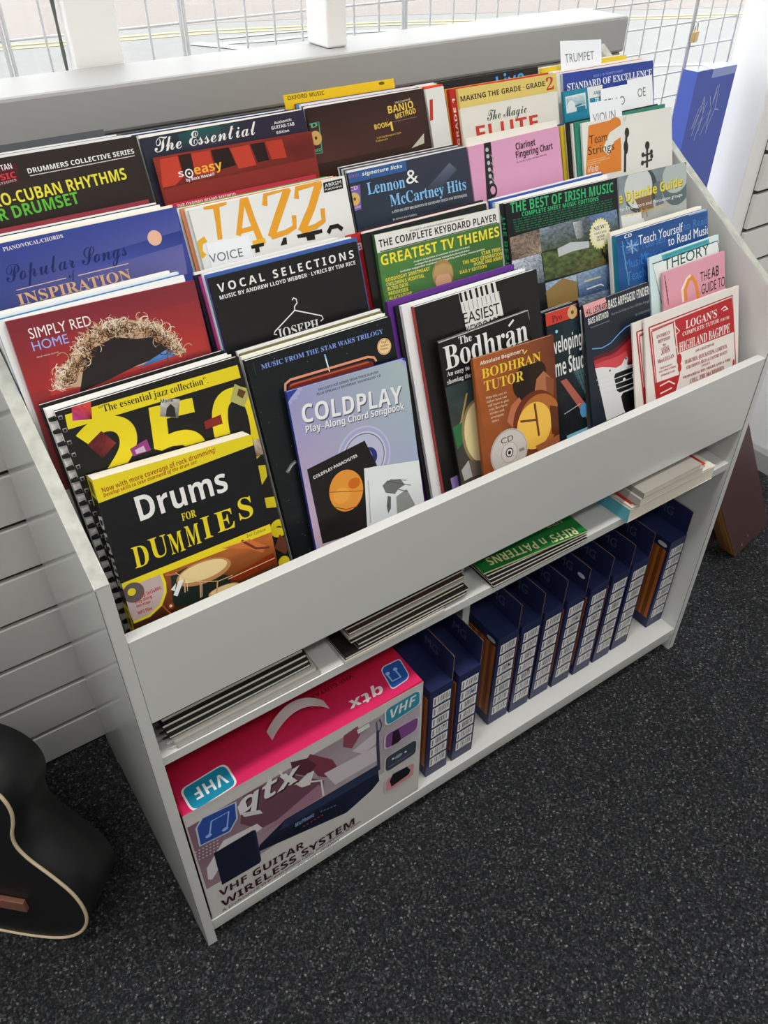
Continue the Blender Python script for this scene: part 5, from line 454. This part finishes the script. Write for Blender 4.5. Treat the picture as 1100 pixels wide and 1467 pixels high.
for bi,B in enumerate(BOOKS):
    M=frame(B['O'],B['phi']); k=B['k']
    case=k=='soeasy'
    song_book(M,B['w'],B['h'],B['t'],B['bg'],B['sp'],B['pg'],B['art'],B['lab'],GR[B['r']],B['spine'],bi+1,B['comb'],'course_case' if case else 'song_book','song book')
    y=B['t']+.0003
    for si,S_ in enumerate(B['st']):
        t,cv,pg,dx,dw,dh=S_[:6]; extra=S_[6] if len(S_)>6 else None; t/=1000; dx/=1000
        x=max(T_+.0015-B['O'][0],dx); w=B['w']+dw/1000
        if k=='pop': w=.034
        if B['O'][0]+x+w>W_-T_-.002: w=W_-T_-.002-B['O'][0]-x
        if k=='standard' and si==3: y+=.0008
        if k=='team' and si==0: y+=.0012
        floor_gap=y*ST      # lower the foot of each deeper book onto the same tier shelf
        zlift=(y+t)*ST-B['t']*ST
        h=B['h']+dh/1000-zlift/CT
        Mk=frame(B['O'],0)@Matrix.Translation((x,y,zlift/CT))
        art=[]
        if extra=='live': art=[('T','Live','sb',0x3a8cc8,w*500+12,-27,w*500+70,-22,22)]
        if extra=='oxf': art=[('T','THE OXFORD PIANO METHOD','sb',0xe0c0c0,12,-6.5,92,-6.5,4.5)]
        if extra=='yel': art=[('T','OXFORD MUSIC','sb',0x5a4a14,4,-7,62,-7,5),('E',0x5a4a14,w*1000-22,-4,5,2)]
        if extra=='gr1': art=[('T','GRADE 1','sb',0xe8dcd4,7.2,-78,7.2,-14,4.6)]
        if extra=='fa': art=[('T','Fa','sb',0xe4dcd8,5,-22,21,-22,12)]
        lab='%s song book standing %s behind the %s'%(cname(cv),ORD[si],NICK[k])
        song_book(Mk,w,h,t,cv,cv,pg,art,lab,GR[B['r']],(),bi*9+si,False)
        y+=t+.0003
CARD=ink(0xe2e6ea)
for ci,B in enumerate(CARDS):
    m=MB(); w,h=B['w'],B['h']; m.box((0,0,0),(w,.0003,h),CARD)
    draw(m,B['art'],w*1000,h*1000,lambda x,y,l:(x/1000,-.0001-l*.00002,h+y/1000),ci)
    o=m.build('name_card',MATTE); o.matrix_world=frame(B['O'],B['phi']); tag(o,B['lab'],'card','paper name cards in the rack')
# ------------------------------------------------------------------ books lying on the middle shelf
def lying(x,y,z,w,d,t,cv,pg,label,group,rz=0,art=None,spiral=False,kind='booklet',spine=None):
    o=thing(kind,label,'booklet' if kind=='booklet' else 'book',loc(x,y,z,rz),group); b=.0003 if kind=='booklet' else .0006; cc=ink(cv)
    m=MB(); m.box((0,0,0),(w,d,b),cc); m.box((0,0,t-b),(w,d,t),cc)
    if spine: m.box((0,.0,b),(.0008,d,t-b),ink(spine)); 
    if art: draw(m,art,w*1000,d*1000,lambda X,Y,l:(X/1000-0,Y/1000 if False else Y/1000,t+.0001+l*.00002),7) if art and False else None
    if art:
        for e in [1]: drawn=MB(); draw_top(m,art,t)
    m.build('cover',GLOSS,o)
    pb=MB(); pb.box((.001,.0002 if kind=='booklet' else .0008,b+.0001),(w-.001,d-.001,t-b-(.0012 if kind=='booklet' and cv<0x400000 else .0001)),ink(pg)); pb.build('page_block',MATTE,o,min(.0012,t*.2))
    if spiral:
        s=MB(); n=26
        for q in range(n):
            yy=.004+q*(d-.008)/n
            s.tube([(-.0015+.0060*math.cos(a*.524),yy,t/2+(t*.5-.0012)*math.sin(a*.524)) for a in range(12)],.0009,ink(spiral),5,True)
        s.build('spiral_binding',MATTE,o,0,True)
    return o
def draw_top(m,art,t):
    draw(m,[e for e in art],1e5,1e5,lambda X,Y,l:(X/1000,Y/1000,t+.0001+l*.00002),7) if False else None
    for l,e in enumerate(art):
        if e[0]=='T':
            _,s,f,cl,x0,y0,x1,y1,ch=e; v,fs=glyphs(s,f); a=math.atan2(y1-y0,x1-x0); ln=math.hypot(x1-x0,y1-y0); mn=min(p[0] for p in v); mx=max(p[0] for p in v); sx=ln/(mx-mn); sy=abs(ch)/caph(f); ca,sa=math.cos(a),math.sin(a)
            m.mesh([((x0+(px-mn)*sx*ca-py*sy*sa)/1000,(y0+(px-mn)*sx*sa+py*sy*ca)/1000,t+.0001+l*.00002) for px,py in v],fs,ink(cl))
z=.5443; R=random.Random(11)
LS=[(.005,0x8c8c88,'pale'),(.006,0xb8b4ac,'white edged'),(.005,0x2c302e,'dark'),(.006,0x2e2a24,'black'),(.006,0x1e1c1c,'black'),(.007,0x2a2220,'dark patterned')]
nm=['bottom','second','third','fourth','fifth','top']
for i,(t,cv,nn) in enumerate(LS):
    lying(.034+[.006,.004,.001,.0,-.002,.0][i],.006+i*.0055,z,.222-[0,.002,.004,.004,.002,.006][i],.29,t,cv,0xd0ccc4,'%s spiral bound booklet, %s of the stack at the left of the middle shelf'%(nn,nm[i]),'spiral bound booklets on the middle shelf',R.uniform(-.01,.01),None,0x1c1c1c if i>1 else 0xc8c8c4); z+=t+.0003
z=.5443; nm2=['bottom','second','third','fourth','fifth','sixth','seventh','eighth','ninth','top']
MSX=[(.300,.002,.185),(.302,.004,.187),(.326,.006,.205),(.328,.009,.207),(.318,.014,.214),(.318,.018,.216),(.320,.022,.216),(.318,.028,.219),(.324,.034,.216),(.326,.042,.214)]
for i,(x,y,w) in enumerate(MSX):
    cv=[0xb8b4ae,0x22201f,0x22201f,0x2a2624,0x1f1d1c,0xa8a49c,0x3c2a24,0x1f1d1c,0x22201f,0x1f1d1c][i]; t=.0048
    lying(x,y,z,w,.29,t,cv,0xd2cabf,'thin booklet, %s of the stack in the middle of the shelf'%nm2[i],'thin booklets stacked in the middle of the shelf',[.0,.01,.0,-.008,.006,.0,.0,.004,.0,.0][i]); z+=t+.0003
z=.5443
for i,(x,y,w) in enumerate([(.581,.000,.210),(.579,.004,.212),(.578,.008,.212),(.577,.013,.212)]):
    lying(x,y,z,w,.29,.0048,0x1a1a1a,0xd6d2c8,'black booklet, %s under the green riffs book'%['fourth and lowest','third','second','first'][i],'black booklets under the green riffs book',[-.01,-.02,-.035,-.05][i]); z+=.0051
lying(.5715,.016,z,.215,.27,.0046,0x1f6e34,0xc8c094,'green riffs and patterns booklet lying upside down on black booklets','booklets on the middle shelf',-.09,RIFFS)
def thickbook(x,y,z,w,d,t,cv,pg,label,rz=0,spine=None):
    o=lying(x,y,z,w,d,t,cv,pg,label,'thick books at the right end of the middle shelf',rz,None,False,'book',spine); return o
thickbook(.882,-.010,.5443,.232,.21,.030,0xe0dcd0,0xe2dccc,'thick cream book with pale blue spine, bottom of the right stack',0,0x58a8bc)
thickbook(.883,-.012,.5746,.212,.20,.005,0xd8d4c8,0xdad4c4,'thin cream booklet second from the bottom of the right stack',0)
thickbook(.888,-.004,.5799,.20,.19,.006,0xc23a2c,0xd8d0c0,'red edged booklet under the grey books of the right stack',0,0xb83024)
thickbook(.889,-.021,.5862,.168,.19,.015,0xb4afa8,0xd6d0c4,'grey book second from the top of the right stack',0,0xa8a29a)
thickbook(.893,-.022,.6015,.152,.18,.012,0x9a968f,0xd0cabe,'smaller grey book on top of the right stack',0,0x8e8a84)
# ------------------------------------------------------------------ carton with printed sides and strap handle
t=thing('printed_carton','large red and grey wireless guitar system carton on the bottom shelf','carton',loc(.02,.003,.0722))
m=MB(); w,d,h=.429,.27,.3258
red,lav,org=ink(0xb81a38),ink(0xc4c0be),ink(0x8a3a24)
m.box((0,0,0),(w,d,h),cols=[lav,lav,lav,org,red,lav])
draw(m,CARTON_FRONT,w*1000,h*1000,lambda x,y,l:(x/1000,-.0001-l*.00002,h+y/1000),3)
tl=[]
for e in CARTON_TOP: tl.append(e)
def place_top(x,y,l): return (x/1000,y/1000+d,h+.0001+l*.00002)
def shift(e):
    f=lambda p:(p[0],p[1]-d*1000)
    if e[0]=='T': return e[:4]+('',)[:0]+(e[4],e[5]-d*1000,e[6],e[7]-d*1000,e[8])
    if e[0]=='G': return ('G',[f(p) for p in e[1]])+e[2:]
    if e[0]=='B': return ('B',e[1],[f(p) for p in e[2]],e[3])
    if e[0]=='L': return ('L',e[1],e[2],[f(p) for p in e[3]])
    if e[0]=='P': return ('P',e[1],[f(p) for p in e[2]])
    if e[0]=='E': return ('E',e[1],e[2],e[3]-d*1000,e[4],e[5])
draw(m,[shift(e) for e in CARTON_TOP],w*1000,d*1000,place_top,4)
m.build('box_body',GLOSS,t)
hb=MB(); n=14; pts=[]
for i in range(n+1):
    u=i/n; pts.append((.167+.104*u,.040+.006*math.sin(u*3.14),.0012+.030*math.sin(u*math.pi)**.8+h))
for A,B in zip(pts,pts[1:]):
    for s in (0,.0015): hb.face([(A[0],A[1],A[2]+s),(B[0],B[1],B[2]+s),(B[0],B[1]+.018,B[2]+s),(A[0],A[1]+.018,A[2]+s)],c)
    hb.face([(A[0],A[1],A[2]),(B[0],B[1],B[2]),(B[0],B[1],B[2]+.0015),(A[0],A[1],A[2]+.0015)],c); hb.face([(A[0],A[1]+.018,A[2]),(B[0],B[1]+.018,B[2]),(B[0],B[1]+.018,B[2]+.0015),(A[0],A[1]+.018,A[2]+.0015)],c)
hb.build('carry_handle',mat('frosted_strap',(.75,.70,.70),rough=.4,alpha=.72),t)
# ------------------------------------------------------------------ cartons of guitar strings
BW,BD,BH,BF=.0505,.135,.262,.0615
nv,nv2=ink(0x252c52),ink(0x2b3154); pl=ink(0xe2e2e0); bk=ink(0x17171a)
def string_box():
    o=thing('string_box','','box')
    m=MB(); m.box((0,0,0),(BW,BD,BH),nv)
    for i in range(2): pass
    m.build('carton_body',GLOSS,o,.0004)
    e=MB(); n=14; oc=[ink(0xb4662c),ink(0x8e4a20),ink(0xc07838),ink(0xa05624)]
    for i in range(n):
        y0=.006+i*(BD-.016)/n; y1=.006+(i+1)*(BD-.016)/n-.0012
        e.box((-.0016,y0,.030),(-.0002,y1,BH-.026),oc[i%4])
    blob=[(BD*.52,.024),(BD*.5,.06),(BD*.56,.09),(BD*.52,.12),(BD*.62,.15),(BD*.95,.15),(BD*.95,.024)]
    e.face([(-.0019,y,z) for y,z in blob],ink(0x14161c)); e.build('string_packets',GLOSS,o)
    l=MB(); R=random.Random(3); nl=7; pitch=(BH-.044)/nl
    for i in range(nl):
        z0=.028+i*pitch; l.face([(.0075,-.0002,z0),(BW-.004,-.0002,z0),(BW-.004,-.0002,z0+pitch-.0055),(.0075,-.0002,z0+pitch-.0055)],pl)
        x=.019
        while x<BW-.0075:
            b=R.choice((.0005,.0007,.0010,.0014)); l.face([(x,-.0004,z0+.0065),(x+b,-.0004,z0+.0065),(x+b,-.0004,z0+pitch-.0085),(x,-.0004,z0+pitch-.0085)],bk); x+=b+R.choice((.0012,.0016,.0022))
        l.face([(.018,-.0004,z0+.0015),(.040,-.0004,z0+.0015),(.040,-.0004,z0+.003),(.018,-.0004,z0+.003)],ink(0x707078)); l.face([(.010,-.0004,z0+.004),(.0135,-.0004,z0+.004),(.0135,-.0004,z0+pitch-.009),(.010,-.0004,z0+pitch-.009)],ink(0x8a8a90))
    l.build('barcode_labels',MATTE,o)
    f=MB(); x1=BW-.0003; x0=x1-.0012; pts=[(.001,BH),(.001,BH+BF),(.012,BH+BF+.001),(BD,BH+BF),(BD,BH)]
    k=len(pts); kr=ink(0x8a6a50)
    f.face([(x0,y,z) for y,z in pts],nv); f.face([(x1,y,z) for y,z in pts],nv)
    for i in range(k): a,b=pts[i],pts[(i+1)%k]; f.face([(x0,a[0],a[1]),(x1,a[0],a[1]),(x1,b[0],b[1]),(x0,b[0],b[1])],kr)
    v,fs=glyphs('MG','s'); sc=.021/caph('s')
    f.mesh([(x0-.0003,.085-px*sc*.9,BH+.022+py*sc) for px,py in v],fs,ink(0x5e6680)); f.build('header_flap',GLOSS,o)
    return o
BX=[(.4745,.016,0x2f9a3c,4,'green','left box of the pair beside the red carton'),(.5385,.016,0x2a58c0,6,'blue','right box of the pair beside the red carton'),(.652,.041,0x141414,5,'black','first box of the row of seven'),(.7085,.039,0xb83028,3,'red','second box of the row of seven'),(.767,.040,0xc03028,2,'red','third box of the row of seven'),(.8265,.038,0x2f8a3c,6,'green','fourth box of the row of seven'),(.888,.036,0x2f8a3c,6,'green','fifth box of the row of seven'),(.949,.036,0xc8b43c,1,'yellow','sixth box of the row of seven'),(1.0095,.038,0xc8b43c,1,'yellow','last box of the row of seven'),(1.1275,.040,0xd87a2c,4,'orange','lone box at the far right end')]
SB0=None
for i,(x,y,dc,row,dn,lab) in enumerate(BX):
    if SB0 is None: SB0=string_box(); o=SB0
    else:
        o=SB0.copy(); COL.objects.link(o)
        for ch in [q for q in SB0.children if q.name.split('.')[0]!='dot_sticker']:
            c2=ch.copy(); COL.objects.link(c2); c2.parent=o
    o.matrix_world=loc(x+.002,y,.0722); tag(o,'navy guitar string box with %s dot, %s'%(dn,lab),'box','navy guitar string boxes on the bottom shelf')
    s=MB(); z=.028+row*(BH-.044)/7*.875+.004; s.face([(.036+.0032*math.cos(a*.5236),-.0007,z+.0032*math.sin(a*.5236)) for a in range(12)],ink(dc)); q=s.build('dot_sticker',MATTE,o)
    if i in (2,5,9):
        s=MB()
        if i==5: P0=[(BW-.0018-.0004,.02+.011*math.cos(a*.5236)*.9,BH+.03+.0055*math.sin(a*.5236)) for a in range(12)]
        else: P0=[(-.0022,.018+.012*math.copysign(abs(math.cos(a*.5236))**.6,math.cos(a*.5236)),BH-.013+.0055*math.sin(a*.5236)) for a in range(12)]
        s.face(P0,ink(0xd4dae0)); s.build('price_sticker',MATTE,o)
# ------------------------------------------------------------------ things to the right of the rack
t=thing('blue_carton','tall flat blue carton leaning by the window grille next to the white pier','carton',loc(1.690,.645,.02))
m=MB(); bl=ink(0x4a5cae); m.box((0,0,-.02),(.143,.042,1.045),cols=[bl,bl,bl,bl,ink(0x7684c4),bl]); m.build('carton_body',GLOSS,t)
tp=MB(); tc_=ink(0xb8c0dc)
R=random.Random(8)
tp.face([(.055,-.0004,1.045),(.143,-.0004,1.045),(.143,-.0004,1.028),(.055,-.0004,1.026)],ink(0x8e9cd0))
tp.face([(.05,.0,1.0455),(.143,.0,1.0455),(.143,.042,1.0455),(.07,.042,1.0455)],ink(0x9eaada)); tp.face([(.0,.001,1.0456),(.052,.001,1.0456),(.058,.016,1.0456)],ink(0x20264a))
for i in range(9):
    x=.04+R.uniform(0,.05); p=[(x,-.0006,1.02-R.uniform(0,.05)),(x+R.uniform(-.02,.02),-.0006,.97-R.uniform(0,.03)),(x+R.uniform(-.03,.01),-.0006,.93-R.uniform(0,.04))]
    for A,B in zip(p,p[1:]): tp.face([A,(A[0]+.0016,A[1],A[2]),(B[0]+.0016,B[1],B[2]),B],tc_)
tp.face([(.095,-.0006,.955),(.11,-.0006,.953),(.11,-.0006,.951),(.095,-.0006,.953)],tc_)
tp.build('clear_tape',GLOSS,t)
a=math.radians(33)
Mx=Matrix(((math.cos(a),0,-math.sin(a),1.584),(0,1,0,.114),(math.sin(a),0,math.cos(a),.0008),(0,0,0,1)))
t=thing('brown_box','long dark brown box leaning against the right side of the rack','box',Mx)
m=MB(); bc,kc=ink(0x5e4444),ink(0x9a6c3c); m.box((0,0,0),(.128,.05,.695),cols=[bc,bc,bc,kc,bc,bc])
for x,z in ((.03,.02),(.055,.035)): m.box((x,-.0005,z),(x+.003,-.0001,z+.012),ink(0xb8a08c))
m.build('box_body',GLOSS,t,.0015); m=MB(); m.box((-.0025,.004,.01),(-.0003,.022,.69),ink(0xa87840)); m.build('card_flap',MATTE,t)
Mx=Matrix(((math.cos(a),0,-math.sin(a),1.545),(0,1,0,.176),(math.sin(a),0,math.cos(a),.0008),(0,0,0,1)))
t=quick('maroon_board',(0,0,0),(.14,.018,.640),mat('maroon_board',0x4a3234,rough=.4)); t.matrix_world=Mx; tag(t,'dark maroon board leaning on the rack behind the long brown box','board')
# ------------------------------------------------------------------ black acoustic guitar standing at the left
def guitar():
    ps=math.radians(44.2); tl=math.radians(2.4); SG=.952
    ex=Vector((math.cos(ps),-math.sin(ps),0)); nb=Vector((math.sin(ps),math.cos(ps),0)); up=(Vector((0,0,1))*math.cos(tl)+nb*math.sin(tl)); n=(nb*math.cos(tl)-Vector((0,0,1))*math.sin(tl))
    O=GUITAR_O
    M=Matrix(((ex.x,n.x,up.x,O[0]),(ex.y,n.y,up.y,O[1]),(ex.z,n.z,up.z,O[2]),(0,0,0,1)))@Matrix.Scale(SG,4)
    g=thing('acoustic_guitar','black acoustic guitar with cream binding standing on the carpet at lower left','guitar',M)
    half=[(.0,.0),(.07,.003),(.125,.017),(.165,.048),(.19,.095),(.196,.145),(.186,.195),(.160,.243),(.134,.283),(.122,.318),(.125,.352),(.137,.388),(.143,.424),(.136,.459),(.112,.486),(.07,.5),(.03,.503)]
    out=[]
    P=[(-half[1][0],half[1][1])]+half+[(.0,.503)]
    for i in range(1,len(P)-2):
        p0,p1,p2,p3=P[i-1],P[i],P[i+1],P[i+2]
        for q in range(5):
            u=q/5; out.append(tuple(.5*((2*p1[k])+(-p0[k]+p2[k])*u+(2*p0[k]-5*p1[k]+4*p2[k]-p3[k])*u*u+(-p0[k]+3*p1[k]-3*p2[k]+p3[k])*u**3) for k in (0,1)))
    out.append((.03,.503)); full=out+[(-x,z) for x,z in reversed(out[1:])]
    n_=len(full); dep=lambda z:.118-.022*z/.5
    m=MB(); m.v=[(x,0,z) for x,z in full]+[(x,dep(z),z) for x,z in full]; m.f=[tuple(reversed(range(n_))),tuple(range(n_,2*n_))]+[(i,(i+1)%n_,n_+(i+1)%n_,n_+i) for i in range(n_)]; m.c=[[c]*len(f) for f in m.f]
    b=m.build('body',mat('black_satin_lacquer',(.0075,.008,.009),rough=.42,spec=.5),g)
    for p in b.data.polygons: p.use_smooth=len(p.vertices)==4
    m=MB(); m.tube([(x*.997,-.0002,z) for x,z in full],.0030,n=8,closed=True); m.build('binding',mat('cream_binding',0xd0bfa0,rough=.4),g,0,True)
    m=MB(); m.box((-.088,-.010,.112),(.088,-.0003,.142)); m.build('bridge',mat('rosewood',0x7a5040,rough=.5),g,.002)
    m=MB(); m.tube([(.052*math.cos(q*.2618),-.0005,.335+.052*math.sin(q*.2618)) for q in range(24)],.0025,n=6,closed=True); m.build('rosette',MATS['cream_binding'],g)
    m=MB(); m.face([(.048*math.cos(q*.2618),-.0006,.335+.048*math.sin(q*.2618)) for q in range(24)],c); m.build('sound_hole',mat('sound_hole_dark',(.004,.004,.004),rough=.9),g)
    m=MB(); m.box((-.026,-.004,.38),(.026,-.0008,.86)); m.build('fretboard',MATS['rosewood'],g)
    m=MB(); m.box((-.025,-.0006,.5035),(.025,.024,.87)); m.build('neck',MATS['black_satin_lacquer'],g,.006)
    m=MB(); m.box((-.035,.002,.871),(.035,.017,1.03)); hd=m.build('headstock',MATS['black_satin_lacquer'],g,.004)
    for s in (-1,1):
        for q in range(3):
            m=MB(); m.tube([(s*.0355,.009,.90+q*.045),(s*.052,.009,.90+q*.045)],[.003,.006],n=8); m.build('tuning_peg',STEEL,hd,0,True)
    m=MB()
    for q in range(6): m.tube([(-.018+q*.0072,-.0075,.128),(-.016+q*.0064,-.0055,.87)],.0005,n=4)
    m.build('strings',STEEL,g)
GUITAR_O=(-.288,.230,.003)
guitar()
# ------------------------------------------------------------------ ceiling tubes (the lamps that light the shop)
HOUS=mat('lamp_housing',(.8,.8,.8),rough=.5); 
TUBE=bpy.data.materials.new('lit_diffuser'); TUBE.use_nodes=True; e=TUBE.node_tree.nodes['Principled BSDF']; e.inputs['Emission Color'].default_value=(1,.97,.93,1); e.inputs['Emission Strength'].default_value=2.0
for i,p in enumerate(LAMPS):
    t=thing('ceiling_light','ceiling light panel %s'%['in front on the left','in front on the right','over the rack on the left','over the rack on the right'][i],'ceiling light',loc(p[0],p[1],3.53),'ceiling light panels')
    m=MB(); m.box((-.62,-.17,.012),(.62,.17,.0695)); m.build('housing',HOUS,t); m=MB(); m.box((-.6,-.15,.002),(.6,.15,.0118)); m.build('diffuser',TUBE,t)
bpy.data.objects.remove(_to)
